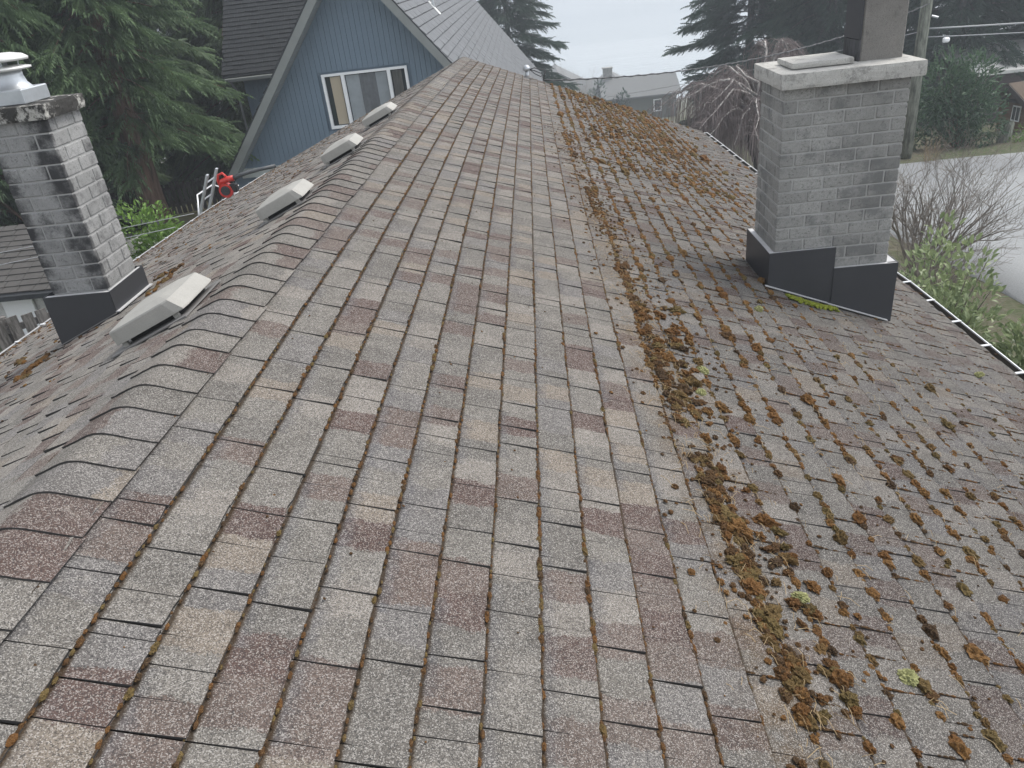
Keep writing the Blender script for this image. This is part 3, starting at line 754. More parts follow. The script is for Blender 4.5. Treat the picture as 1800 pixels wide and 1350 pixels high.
# bargeboards with weathered faces, and soffits behind
for sg, xe in ((-1, -7.95), (1, 0.2)):
    top = (AX, 20.0, AZ); bot = (xe, 20.0, rz(xe)); nrm = Vector((sg * KS, 0, 1)).normalized() * .18
    b = MB(); b.prism([Vector(top) - Vector((0, 0, .0)), Vector(bot), Vector(bot) - nrm, Vector(top) - Vector((0, 0, .18 * math.hypot(1, KS)))], (0, .05, 0)); b.build('bargeboard', M['bargewood'], bh)
    for k in range(28):     # soffit planks run from the wall to the bargeboard
        t0, t1 = k / 28, (k + .94) / 28
        P0 = Vector(top).lerp(Vector(bot), t0) - nrm * .96; P1 = Vector(top).lerp(Vector(bot), t1) - nrm * .96
        q = [P0 + Vector((0, .06, 0)), P1 + Vector((0, .06, 0)), P1 + Vector((0, .65, 0)), P0 + Vector((0, .65, 0))]
        b = MB(); b.prism(q, nrm * .06); b.build('soffit_plank', M['soffit'], bh)
# roof slopes
def slope_sheet(sg, xe, y0, y1):
    t = Vector((sg * KS, 0, 1)).normalized() * .05
    b = MB(); b.prism([(AX, y0, AZ), (xe, y0, rz(xe)), (xe, y1, rz(xe)), (AX, y1, AZ)], t * .5); return b
def roof_tabs(P0, du, dv, L, Wd, expo, tl, nrm, seed, gap=.012):
    """rows of shingle tabs: P0 ridge start, du along ridge, dv down slope"""
    rg = random.Random(seed); V = []; F = []
    n = int(Wd / expo)
    for r in range(n):
        u = -rg.uniform(0, tl)
        while u < L:
            a, c = max(u, 0), min(u + tl * rg.uniform(.8, 1.2), L); u = c if u >= 0 else u + tl
            if c - a < .02: continue
            h = .012 + rg.uniform(0, .012); c2 = c - .012; s0, s1 = r * expo + gap, (r + 1) * expo - .006 + rg.uniform(-.006, .006); o = len(V)
            V += [P0 + du * a + dv * s0, P0 + du * c2 + dv * s0, P0 + du * c2 + dv * s1 + nrm * h, P0 + du * a + dv * s1 + nrm * h, P0 + du * a + dv * s1 - nrm * .005, P0 + du * c2 + dv * s1 - nrm * .005]
            F += [(o, o + 1, o + 2, o + 3), (o + 3, o + 2, o + 5, o + 4), (o, o + 3, o + 4), (o + 1, o + 5, o + 2)]
    return V, F
def facing(V, F, nrm):
    a, b_, c = (V[i] for i in F[0][:3])
    return F if (b_ - a).cross(c - a).dot(nrm) > 0 else [f[::-1] for f in F]
for sg, xe in ((1, .75), (-1, -7.95)):
    sl = slope_sheet(sg, xe, 20.0, BYF).build('roof_slope', M['roof_dark'], bh)
    nrm = Vector((sg * KS, 0, 1)).normalized(); dv_ = Vector((sg, 0, -KS)).normalized(); Wd = math.hypot(xe - AX, KS * (xe - AX))
    V, F = roof_tabs(Vector((AX, 20.0, AZ)) + nrm * .03, Vector((0, 1, 0)), dv_, BYF - 20.0, Wd, .23, .34, nrm, 3)
    m = MB(); m.add(V, facing(V, F, nrm)); o = m.build('shingle_field', M['roof_pale'] if sg > 0 else M['roof_dark'], sl); o['kind'] = 'stuff'
b = MB(); b.prism([(-7.9, BYF - .1, -6.5), (.6, BYF - .1, -6.5), (.6, BYF - .1, rz(.6, .1)), (AX, BYF - .1, AZ - .12), (-7.9, BYF - .1, rz(-7.9, .1))], (0, .08, 0)); b.build('rear_wall', M['blue'], bh)
b = MB(); b.tube([(-2.62, 25.6, rz(-2.62)), (-2.62, 25.6, rz(-2.62) + .48)], .045, 10); vp_ = b.build('vent_pipe', M['galv'], bh)
b = MB(); b.prism([(-2.74, 25.4, rz(-2.74) + .06), (-2.44, 25.4, rz(-2.44) + .06), (-2.44, 25.8, rz(-2.44) + .06), (-2.74, 25.8, rz(-2.74) + .06)], (.01, 0, .012)); b.build('pipe_flashing', M['galv_pale'], vp_)
# cross wing on the left with its dark roof facing us
wx0, wx1, wy, wz = -8.78, -6.2, 24.0, -2.02
b = MB(); b.box(((wx0 + .35 + wx1) / 2, wy + .45, -3.75), (wx1 - wx0 - .35, .1, 3.3)); wg = b.build('wing_wall', M['blue'], bh)
x = wx0 + .35
while x < wx1 - .13:
    b = MB(); b.box((x + .0615, wy + .375, -3.72), (.123, .045, 3.28)); b.build('board', M['blue'], wg); x += .131
b = MB(); b.prism([(wx0 - .1, wy, wz), (wx1 + 1.2, wy, wz), (wx1 + 2.4, wy + 3.4, wz + 3.7), (wx0 - .1, wy + 3.4, wz + 3.7)], (0, -.02, .03)); wr = b.build('wing_roof', M['roof_dark'], bh)
nrm = Vector((0, -3.7, 3.4)).normalized(); dv_ = Vector((0, -3.4, -3.7)).normalized()
V, F = roof_tabs(Vector((wx0 - .12, wy + 3.4, wz + 3.7)) + nrm * .045, Vector((1, 0, 0)), dv_, 3.4, 5.0, .15, .22, nrm, 5, .0)
m = MB(); m.add(V, facing(V, F, nrm)); o = m.build('shingle_field', M['roof_dark'], wr); o['kind'] = 'stuff'
b = MB(); b.box(((wx0 - .1 + wx1) / 2, wy - .05, wz - .06), (wx1 - wx0 + .1, .11, .11), .02); b.build('gutter', M['bargewood'], bh)
b = MB(); b.tube([(wx0 + .1, wy - .03, wz - .1), (wx0 + .12, wy + .3, wz - .4), (wx0 + .12, wy + .3, -5.0)], .035, 8); b.build('downpipe', M['bargewood'], bh)

# ------------------------------------------------------------------ ladder and leaf blower at the left eave
def hollow_rail(a, b_, w_, d_): m = MB(); m.bar(a, b_, w_, d_, up=(0, 1, 0)); return m
lb = Vector((-6.35, 12.15, -4.95)); ltop = Vector((-5.05, 12.15, -2.33))
lad = thing('ladder', lb, 'aluminium ladder with white stand-off bar leaning on the left eave', 'ladder')
for dy in (-.21, .21):
    m = MB(); m.bar(lb + Vector((0, dy, 0)), ltop + Vector((0, dy, 0)), .075, .03); m.build('rail', M['galv'], lad)
for k in range(10):
    P = lb.lerp(ltop, (k + .7) / 10.2); m = MB(); m.tube([P + Vector((0, -.2, 0)), P + Vector((0, .2, 0))], .013, 8); m.build('rung', M['galv'], lad)
P = lb.lerp(ltop, .86)
m = MB(); m.tube([P + Vector((-.02, -.50, -.22)), P + Vector((.05, -.62, -.12)), P + Vector((.02, -.45, .03)), P + Vector((-.02, -.32, .10)), P + Vector((.0, .32, .10)), P + Vector((.03, .45, .03)), P + Vector((.30, .62, -.02))], .012, 8); m.build('stand_off', M['white'], lad, True)
bc = Vector((-4.80, 11.9, -2.55))
bl = thing('leaf_blower', bc - Vector((0, 0, .14)), 'red handheld leaf blower with a long dark grey tube lying on the roof edge', 'leaf blower')
bl.scale = (.78, .78, .78)
m = MB(); pr = []
for k in range(28):
    th = 2 * math.pi * k / 28; r = .125 + .02 * (th / (2 * math.pi)); pr.append((r * math.cos(th), r * math.sin(th)))
m.prism([(bc.x + a, bc.y - .07, bc.z + c) for a, c in pr], (0, .15, 0)); m.build('fan_housing', M['red'], bl)
m = MB(); m.prism([(bc.x + .092 * math.cos(2 * math.pi * k / 24), bc.y - .085, bc.z + .092 * math.sin(2 * math.pi * k / 24)) for k in range(24)], (0, .02, 0)); ig = m.build('intake_grille', M['black'], bl)
for k in range(5):
    r = .018 + .016 * k; m = MB(); m.tube([(bc.x + r * math.cos(a), bc.y - .088, bc.z + r * math.sin(a)) for a in np.linspace(0, 2 * math.pi, 25)], .0035, 5, False); m.build('grille_ring', M['tube_grey'], ig)
m = MB(); m.tube([bc + Vector((-.09, 0, .09)), bc + Vector((-.05, 0, .17)), bc + Vector((.06, 0, .20)), bc + Vector((.20, 0, .22))], [.04, .055, .058, .055], 12); m.build('outlet_throat', M['red'], bl, True)
m = MB(); m.tube([bc + Vector((-.11, 0, .06)), bc + Vector((-.13, 0, .20)), bc + Vector((-.09, 0, .30)), bc + Vector((.0, 0, .33)), bc + Vector((.05, 0, .27)), bc + Vector((.06, 0, .2))], [.024, .026, .026, .026, .024, .022], 10); m.build('handle', M['red'], bl, True)
m = MB(); m.tube([bc + Vector((.18, 0, .22)), bc + Vector((.45, .10, .27)), bc + Vector((.72, .22, .29)), bc + Vector((.98, .32, .30))], [.045, .041, .036, .040], 14); m.build('blower_tube', M['tube_grey'], bl, True)
m = MB(); m.box(bc + Vector((.14, .03, .02)), (.15, .14, .17), .02); m.build('engine', M['black'], bl)
m = MB(); m.box(bc + Vector((.17, .0, -.09)), (.10, .10, .06), .015); m.build('fuel_tank', M['white'], bl)

# ------------------------------------------------------------------ shed, fences at left
sh = thing('garden_shed', (-10.2, 13.2, -4.9), 'white stucco shed with a dark shingled roof beyond the stained chimney', 'shed')
m = MB(); m.prism([(-13, 12.25, -4.95), (-7.75, 12.25, -4.95), (-7.75, 12.25, -3.8), (-13, 12.25, -3.8)], (0, 3.0, 0)); m.build('wall', M['stucco'], sh)
m = MB(); m.prism([(-13.2, 11.85, -3.93), (-7.62, 11.85, -3.93), (-7.62, 13.7, -3.22), (-13.2, 13.7, -3.22)], (0, 0, -.08)); rr = m.build('roof', M['roof_dark'], sh)
m = MB(); m.prism([(-13.2, 13.7, -3.22), (-7.62, 13.7, -3.22), (-7.62, 15.5, -3.93), (-13.2, 15.5, -3.93)], (0, 0, -.08)); m.build('rear_roof', M['roof_dark'], sh)
nrm = Vector((0, -.71, 1.85)).normalized(); dv_ = Vector((0, -1.85, -.71)).normalized()
V, F = roof_tabs(Vector((-13.2, 13.7, -3.22)) + nrm * .012, Vector((1, 0, 0)), dv_, 5.58, 1.99, .16, .30, nrm, 9, -.012)
m = MB(); m.add(V, facing(V, F, nrm)); o = m.build('shingle_field', simple('weathered_brown_grey_shingles', (.085, .08, .075), .9, .5, 2.2, .2, fine=.3), rr); o['kind'] = 'stuff'
m = MB(); m.box((-9.05, 12.21, -4.5), (.55, .05, .95), .01); dd_ = m.build('door', M['white'], sh)
m = MB(); m.box((-8.85, 12.175, -4.5), (.03, .03, .1), .006); m.build('handle', M['galv'], dd_)
def fence(name, A, B, z0, h, n, mat, label, zs=0.0):
    A, B = Vector(A), Vector(B); t = thing(name, (A + B) / 2, label, 'fence'); d = (B - A).normalized(); L = (B - A).length
    side = d.cross(Vector((0, 0, 1)))
    for k in range(n):
        P = A + d * (L * (k + .5) / n); hh = h * random.uniform(.93, 1.04)
        m = MB(); m.bar(P + side * .03, P + side * .03 + Vector((random.uniform(-.01, .01), 0, hh)), L / n * .78, .02, up=side); m.build('picket', mat, t)
    for zz in (.25, h - .16):
        m = MB(); m.bar(A + Vector((0, 0, zz)), B + Vector((0, 0, zz)), .04, .09); m.build('rail', mat, t)
    for q in (0, .5, 1):
        P = A + (B - A) * q - side * .06; m = MB(); m.bar(P, P + Vector((0, 0, h + .02)), .09, .09, up=side); m.build('post', mat, t)
    return t
fence('picket_fence', (-8.3, 7.9, -4.85), (-6.0, 10.6, -4.85), 0, 1.48, 20, M['fence'], 'grey weathered picket fence in front of the white stucco shed')
fence('picket_fence', (-15.0, 18.6, -5.0), (-8.0, 21.5, -5.0), 0, .85, 56, M['fence_dark'], 'dark old picket fence behind the big cedar trunk')

# ------------------------------------------------------------------ vegetation generators
def merge(parts):
    V = np.concatenate([p[0] for p in parts]); T = np.concatenate([p[2] for p in parts]); o = 0; F = []
    for p in parts: F.append(p[1] + o); o += len(p[0])
    return V, np.concatenate(F), T
def spray_template(npair, droop, rg, wid=.05, ln=.34):
    V = []; F = []
    def tri(a, b, c): o = len(V); V.extend([a, b, c]); F.append((o, o + 1, o + 2))
    for i in range(npair):
        t = (i + .4) / npair; x = t; z = -droop * t * t
        for s in (-1, 1):
            l = ln * (1 - .55 * t) * rg.uniform(.7, 1.25); y = s * .03
            tip = (x + l * .55 + rg.uniform(-.05, .05), s * l * .55, z - l * (.35 + droop * .7) + rg.uniform(-.06, .06))
            tri((x - wid, y, z), (x + wid, y, z + .015), tip)
            tip2 = (x + l * .25 + rg.uniform(-.05, .05), s * l * .22, z - l * (.30 + droop * .85))
            tri((x - wid * .7, y * .4, z), (x + wid * .7, y * .4, z), tip2)
    tri((.85, -.03, -droop * .75), (.85, .03, -droop * .75), (1.18, 0, -droop * 1.35))
    return np.array(V), np.array(F)
def scatter(templates, P, D, U, S, tone, rg):
    """place templates: P positions, D x-axis dirs, U up hints, S scales"""
    D = D / np.linalg.norm(D, axis=1, keepdims=True); Yv = np.cross(U, D); Yv /= np.linalg.norm(Yv, axis=1, keepdims=True) + 1e-9; Z = np.cross(D, Yv)
    idx = rg.integers(0, len(templates), len(P)); parts = []
    for k, (tv, tf) in enumerate(templates):
        s = np.where(idx == k)[0]
        if not len(s): continue
        W = P[s][:, None, :] + S[s][:, None, None] * (tv[None, :, 0:1] * D[s][:, None] + tv[None, :, 1:2] * Yv[s][:, None] + tv[None, :, 2:3] * Z[s][:, None])
        m = len(tv); F = (tf[None] + (np.arange(len(s)) * m)[:, None, None]).reshape(-1, tf.shape[1])
        parts.append((W.reshape(-1, 3), F, np.repeat(tone[s], m)))
    return merge(parts)
def conifer(height, zlo, rmax, nb, droop, seed, spray, mat, bark, trunk_r, nspray, shape=.9, gap=0.0, cut=0.0, limb_r=.012):
    """returns (trunk mesh, limb mesh, crown mesh): tapered trunk, drooping limbs, hanging sprays"""
    rg = np.random.default_rng(seed); rr = random.Random(seed)
    tr = MB(); zz = np.linspace(-.4, height, 14); tr.tube([(.06 * math.sin(z * .7 + seed), .06 * math.cos(z * .5), z) for z in zz], [trunk_r * (1.25 if z < .3 else 1) * max(.06, 1 - z / height * .95) for z in zz], 12)
    lb_ = MB(); P = []; D = []; S = []; T = []; U = []
    for b in range(nb):
        q = (b + rr.random()) / nb; z = zlo + (height - zlo) * q; L = rmax * (1 - q) ** shape * rr.uniform(.62, 1.12) + .25
        if rr.random() < gap: continue
        az = b * 2.39996 + rr.uniform(-.4, .4); L *= (1 - cut * max(0, math.cos(az))) * (1 - cut * .9 * max(0, -math.sin(az))); d = np.array([math.cos(az), math.sin(az), 0]); pts = []
        up0 = rr.uniform(-.05, .22); bt = rr.random()
        for k in range(7):
            t = k / 6; pts.append(np.array([0, 0, z]) + d * L * t + np.array([0, 0, L * (up0 * t - droop * t * t + .16 * droop * t ** 4)]))
        lb_.tube(pts, [max(.006, limb_r * L * (1 - .85 * k / 6)) for k in range(7)], 5, False)
        ns = int(nspray * (.35 + L / rmax))
        ts = rg.uniform(.12, 1.0, ns) ** .8; pa = np.array(pts)
        pos = np.stack([np.interp(ts, np.linspace(0, 1, 7), pa[:, i]) for i in range(3)], 1)
        side = np.cross(d, [0, 0, 1]); sgn = rg.choice([-1, 1], ns); fan = rg.uniform(.15, 1.0, ns) * (1 - .5 * ts)
        pos += side * (sgn * fan * .30 * L * (1 - .55 * ts))[:, None] + rg.normal(0, .035, (ns, 3))
        pos[:, 2] -= np.abs(fan) * .12 * L * (droop + .15)
        dr = d + side * (sgn * fan * .9)[:, None] + np.array([0, 0, -.35 * droop - .05]) + rg.normal(0, .22, (ns, 3))
        P.append(pos); D.append(dr); S.append(spray * rg.uniform(.65, 1.3, ns)); U.append(np.tile([0, 0, 1.0], (ns, 1)) + rg.normal(0, .18, (ns, 3)))
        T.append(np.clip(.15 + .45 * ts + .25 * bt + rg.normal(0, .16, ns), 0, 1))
    tmpl = [spray_template(7, droop * .55 + .1, rr) for _ in range(5)]
    V, F, tone = scatter(tmpl, np.concatenate(P), np.concatenate(D), np.concatenate(U), np.concatenate(S), np.concatenate(T), rg)
    cm = mesh_np('crown', V, F, [mat], tone=tone)
    return (mesh_np('trunk', np.array(tr.v), tr.f, [bark], smooth=True), mesh_np('limbs', np.array(lb_.v), lb_.f, [bark], smooth=True), cm)
def plant_tree(name, meshes, loc, rz_, sc, label, cat, group=None):
    t = thing(name, loc, label, cat, group)
    for nm, me in zip(('trunk', 'limbs', 'crown'), meshes):
        o = link(nm, me, t); o.rotation_euler = (0, 0, rz_); o.scale = (sc, sc, sc)
    return t
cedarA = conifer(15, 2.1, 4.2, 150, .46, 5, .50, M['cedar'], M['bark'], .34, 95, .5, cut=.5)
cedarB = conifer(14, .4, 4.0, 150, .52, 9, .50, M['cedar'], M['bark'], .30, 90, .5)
gz = lambda x, y: float(ground_z(np.array(float(x)), np.array(float(y))))
for (x, y, msh, r, s, lab) in (
        (-9.9, 19.6, cedarA, 0.1, 1.0, 'big cedar with a bare reddish trunk rising behind the laurel hedge'),
        (-13.6, 18.6, cedarB, 1.9, 1.05, 'drooping cedar standing behind the stained chimney and the shed'),
        (-12.4, 23.6, cedarA, .35, 1.1, 'dense cedar between the reddish cedar trunk and the blue house'),
        (-9.9, 29.3, cedarB, 5.0, .95, 'dark cedar close against the left wing of the blue house'),
        (-17.5, 21.5, cedarA, 2.2, 1.1, 'cedar at the far end of the dark picket fence'),
        (-16.0, 27.5, cedarA, 4.1, 1.2, 'tall cedar at the back of the grove, behind the dark picket fence'),
        (-21.0, 27.0, cedarB, .7, 1.2, 'cedar at the outer edge of the grove beyond the shed'),
        (-13.2, 33.5, cedarB, 2.7, 1.15, 'cedar in the shade behind the dense cedar, near the blue house wing'),
        (-10.2, 35.0, cedarB, 3.9, 1.1, 'rearmost cedar showing just left of the blue house wing roof'),
        (-18.0, 36.0, cedarB, 5.1, 1.25, 'rearmost cedar filling the gap above the stained chimney')):
    plant_tree('cedar_tree', msh, (x, y, gz(x, y)), r, s, lab, 'tree', 'cedars left of the blue house')
firA = conifer(17, 1.2, 4.2, 190, .22, 21, .60, M['fir'], M['bark_grey'], .30, 95, .6, .05)
firB = conifer(18, 1.0, 4.8, 190, .34, 33, .62, M['fir'], M['bark_grey'], .42, 100, .5)
for (x, y, msh, r, s, lab, zf) in (
        (12.2, 46, firA, .4, 1.05, 'spreading fir with open layered boughs behind the bare weeping tree', -11.5),
        (15.3, 42.5, firB, .2, 1.0, 'dense cedar-like conifer between the spreading fir and the chimney flue', -10.0),
        (17.8, 45, firB, 1.4, 1.1, 'dense conifer rising behind the flue of the wide grey chimney', -10.5),
        (19.6, 38.5, firB, 2.6, 1.0, 'conifer with a thick grey trunk behind the utility pole', -8.6),
        (24.8, 39.5, firA, 3.3, 1.1, 'conifer behind the long plum-brown building', -8.8),
        (28.5, 44, firA, 5.2, 1.0, 'thin conifer with sea glinting through, beyond the plum-brown building', -9.6),
        (-1.0, 52, firB, 5.0, .85, 'dark pine beyond the right roof slope of the blue house', -12.4)):
    plant_tree('fir_tree', msh, (x, y, zf), r, s, lab, 'tree', 'firs between the houses and the sea')

# leafy bushes
def leaf_template(fold=.25, w=.36):
    return (np.array([(0, 0, 0), (.35, w / 2, fold * .3), (.75, w * .38, fold * .1), (1.0, 0, -.12), (.75, -w * .38, fold * .1), (.35, -w / 2, fold * .3), (.5, 0, 0)]),
            np.array([(0, 6, 1), (1, 6, 2), (2, 6, 3), (0, 5, 6), (5, 4, 6), (4, 3, 6)]))
def bush(name, c, rad, n, leaf, mat, twig, seed, label, cat='shrub', group=None, stems=14, lump=.35, up=.5, wid=.36):
    rg = np.random.default_rng(seed); rr = random.Random(seed); c = np.array(c, float); rad = np.array(rad, float)
    t = thing(name, Vector(c), label, cat, group)
    lob = [(rg.normal(0, .42, 3) * [1, 1, .6] + [0, 0, .45], rg.uniform(.35, .62)) for _ in range(14)]
    P = []; D = []; k = 0
    per = n // len(lob)
    for (lc, lr) in lob:
        q = rg.normal(0, 1, (per, 3)); q /= np.linalg.norm(q, axis=1, keepdims=True); r = lr * rg.uniform(.45, 1.0, (per, 1)) ** .5
        P.append((lc + q * r) * rad); D.append(q + [0, 0, up * .5] + rg.normal(0, .45, (per, 3)))
    P = np.concatenate(P); D = np.concatenate(D); keep = P[:, 2] > .03; P = P[keep]; D = D[keep]
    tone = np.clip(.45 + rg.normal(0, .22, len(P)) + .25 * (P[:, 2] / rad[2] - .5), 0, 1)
    V, F, T = scatter([leaf_template(.25, wid), leaf_template(.4, wid * .85)], P, D, np.tile([0, 0, 1.0], (len(P), 1)) + rg.normal(0, .5, (len(P), 3)), leaf * rg.uniform(.6, 1.25, len(P)), tone, rg)
    link('foliage', mesh_np('foliage', V, F, [mat], tone=T), t)
    m = MB()
    for i in range(stems):
        e = P[rr.randrange(len(P))]; m.tube([(e[0] * .12, e[1] * .12, -.1), (e[0] * .45, e[1] * .45, e[2] * .55), e], [.022, .013, .005], 5, False)
    link('stems', mesh_np('stems', np.array(m.v), m.f, [twig], smooth=True), t)
    return t
bush('laurel_hedge', (-7.2, 13.7, -5.0), (1.25, .8, 1.35), 9000, .10, M['laurel'], M['bark'], 3, 'bright green laurel hedge below the left eave beside the cedar trunk', wid=.52, up=.2)
bush('laurel_hedge', (-8.9, 15.2, -5.0), (1.2, .8, 1.4), 3600, .105, M['laurel'], M['bark'], 4, 'laurel hedge half hidden behind the stained chimney')
bush('rhododendron_bush', (12.55, 23.7, -6.25), (1.3, 1.0, 2.35), 5600, .17, M['rhodo'], M['bark'], 6, 'large dark green rhododendron bush beside the utility pole', wid=.32)
bush('rhododendron_bush', (11.4, 24.9, -6.3), (.9, .8, 1.5), 2400, .16, M['rhodo'], M['bark'], 16, 'lower dark bush at the foot of the utility pole', wid=.32)
bush('low_shrub', (14.4, 23.3, -6.25), (.5, .35, .5), 700, .09, M['laurel'], M['bark'], 8, 'small yellow-green shrub at the foot of the grey stump')
bush('garden_shrub', (4.75, 8.7, -5.5), (.62, .75, 2.0), 5200, .10, M['shrubleaf'], M['twig'], 10, 'pale leafy shrub growing up beside the wide chimney past the gutter', lump=.5, wid=.5)
bush('garden_shrub', (5.1, 7.2, -5.5), (.66, .7, 1.65), 5200, .105, M['shrubleaf'], M['twig'], 12, 'leafy evergreen shrub along the right gutter, between its two neighbours', wid=.5)
bush('garden_shrub', (4.75, 5.7, -5.5), (.6, .6, 1.45), 3600, .11, M['shrubleaf'], M['twig'], 14, 'leafy shrub along the right gutter beside the grey railing', wid=.5)
bush('cypress_shrub', (9.6, 88, -16.4), (1.0, .9, 2.3), 900, .4, M['fir'], M['bark'], 31, 'dark rounded cypress in front of the far grey house, by the garage', up=1.5)
bush('cypress_shrub', (7.1, 87, -16.3), (1.3, .9, 2.9), 900, .4, M['fir'], M['bark'], 32, 'taller dark cypress in front of the low far roof', up=1.5)
# upright sapling with large leaves
def sapling(name, c, top, n, seed, label, mat, leaf=.13):
    rg = np.random.default_rng(seed); c = Vector(c); top = Vector(top); t = thing(name, c, label, 'plant')
    m = MB(); pts = [(top - c) * (k / 6) + Vector((.03 * math.sin(k * 1.4 + seed), .03 * math.cos(k), 0)) for k in range(7)]; m.tube(pts, [.013, .012, .011, .009, .007, .005, .003], 6, False)
    link('stem', mesh_np('stem', np.array(m.v), m.f, [M['twig']], smooth=True), t)
    lt, lf = leaf_template(.3, .5)
    for i in range(n):
        q = .35 + .65 * i / n; P = np.array(pts[0]) * 0 + np.array((top - c) * q); az = i * 2.4; d = np.array([math.cos(az), math.sin(az), .25 if q < .9 else .8])
        V, F, T = scatter([(lt, lf)], P[None], d[None], np.array([[0, 0, 1.0]]), np.array([leaf * rg.uniform(.75, 1.15)]), np.array([rg.uniform(.2, .9)]), rg)
        link('leaf', mesh_np('leaf', V, F, [mat], tone=T), t)
sapling('sapling', (5.25, 7.0, -5.5), (5.42, 7.25, -3.42), 26, 1, 'tall slender sapling with large oval leaves standing above the shrubs', M['laurel'])
sapling('sapling', (5.45, 6.2, -5.5), (5.35, 6.35, -3.75), 14, 2, 'thin upright sprout with few pale leaves near the railing', M['shrubleaf'], .10)

# bare branching shrubs and trees
def bare(name, c, h, spread, n0, depth, seed, mat, label, cat='shrub', r0=.03, lean=(0, 0), wig=.35, nseg=5, kids=4, group=None):
    rr = random.Random(seed); t = thing(name, c, label, cat, group); m = MB()
    def grow(p, d, L, r, lev):
        pts = [p]; dd = d.copy(); rads = [r]
        for k in range(nseg):
            dd = (dd + Vector((rr.gauss(0, wig), rr.gauss(0, wig), rr.gauss(.05, wig * .6))) * .35).normalized(); pts.append(pts[-1] + dd * L / nseg); rads.append(max(.0022, r * (1 - .75 * (k + 1) / nseg)))
        m.tube(pts, rads, 5 if lev == 0 else 3, False)
        if lev < depth:
            for q in range(kids):
                i = rr.randint(2, nseg); e = (pts[i] - pts[i - 1]).normalized(); nd = (e + Vector((rr.gauss(0, .5), rr.gauss(0, .5), rr.gauss(.12, .35)))).normalized()
                grow(pts[i], nd, L * rr.uniform(.45, .7), rads[i] * .75, lev + 1)
    for i in range(n0):
        a = 2 * math.pi * i / n0 + rr.uniform(-.4, .4); d = Vector((math.cos(a) * spread + lean[0], math.sin(a) * spread + lean[1], 1)).normalized()
        grow(Vector((math.cos(a) * .08, math.sin(a) * .08, -.1)), d, h * rr.uniform(.5, .75), r0 * rr.uniform(.7, 1.1), 0)
    link('branches', mesh_np('branches', np.array(m.v), m.f, [mat], smooth=True), t)
    return t
bare('bare_shrub', (6.75, 13.3, -5.6), 2.2, .55, 22, 3, 5, M['twig'], 'tangled bare grey shrub behind the wide grey chimney beside the road', r0=.035, lean=(.25, 0))
bare('bare_shrub', (6.3, 12.0, -5.6), 1.6, .5, 12, 3, 6, M['twig'], 'lower bare shrub between the tangled shrub and the leafy shrubs', r0=.025)
bare('bare_tree', (4.15, 76, -14.8), 7.2, .10, 2, 3, 7, M['twig'], 'slim leafless birch in front of the far roofs', 'tree', r0=.09, wig=.2, nseg=7, kids=6)
bare('dry_stalks', (10.6, 21.2, -5.85), .8, .25, 26, 1, 8, M['straw'], 'dry grass stalks at the verge below the utility pole', 'plant', r0=.008, kids=2)

# weeping tree
wt = thing('weeping_tree', (5.95, 20.9, -5.9), 'bare weeping tree with purple-grey hanging twigs and pale arching limbs', 'tree')
rr = random.Random(77); WB = Vector((5.95, 20.9, -5.9))
m = MB(); m.tube([WB + Vector(p) for p in ((0, 0, -.2), (.02, 0, .45), (-.1, 0, .8), (-.28, .05, 1.2), (-.15, .1, 1.75), (.1, 0, 2.2))], [.17, .14, .13, .12, .10, .07], 10); m.tube([WB + Vector(p) for p in ((-.05, 0, .75), (.25, -.05, 1.05), (.45, 0, 1.6), (.4, .1, 2.2))], [.1, .085, .07, .05], 8)
m.build('trunk', M['willow_trunk'], wt, True)
limb = MB(); tw = MB()
for i in range(46):
    a = i * 2.4 + rr.uniform(-.3, .3); L = rr.uniform(1.3, 3.3) if math.cos(a) < 0 else rr.uniform(.9, 2.4); z0 = rr.uniform(1.3, 2.3); hz = rr.uniform(.5, 1.5) * (1 - .2 * L / 3.1)
    if i % 11 == 0: hz += .45; L *= .7
    pts = []
    for k in range(9):
        t = k / 8; pts.append(WB + Vector((math.cos(a) * L * t, math.sin(a) * L * t, z0 + hz * math.sin(min(1, t * 1.25) * math.pi * .62) - .75 * max(0, t - .5) * L * .6)) + Vector((rr.gauss(0, .05), rr.gauss(0, .05), rr.gauss(0, .05))))
    limb.tube(pts, [max(.009, .046 * (1 - t / 9)) for t in range(9)], 5, False)
    for j in range(62):
        q = rr.uniform(.25, 1); f = q * 8; k = min(7, int(f)); p = pts[k].lerp(pts[k + 1], f - k)
        aa = a + rr.gauss(0, 1.0); o_ = Vector((math.cos(aa), math.sin(aa), 0)) * rr.uniform(.08, .5); ln = rr.uniform(.5, 1.7)
        zend = max(p.z - ln, WB.z + .75)
        tw.tube([p, p + o_ * .5 + Vector((0, 0, .06)), p + o_ + Vector((0, 0, -.12)), Vector((p.x + o_.x * 1.2, p.y + o_.y * 1.2, (p.z + zend) / 2)), Vector((p.x + o_.x * 1.25 + rr.gauss(0, .05), p.y + o_.y * 1.25, zend))], [.006, .006, .0055, .005, .0035], 3, False)
limb.build('limb', M['willow_limb'], wt, True); tw.build('hanging_twigs', M['willow'], wt, True)

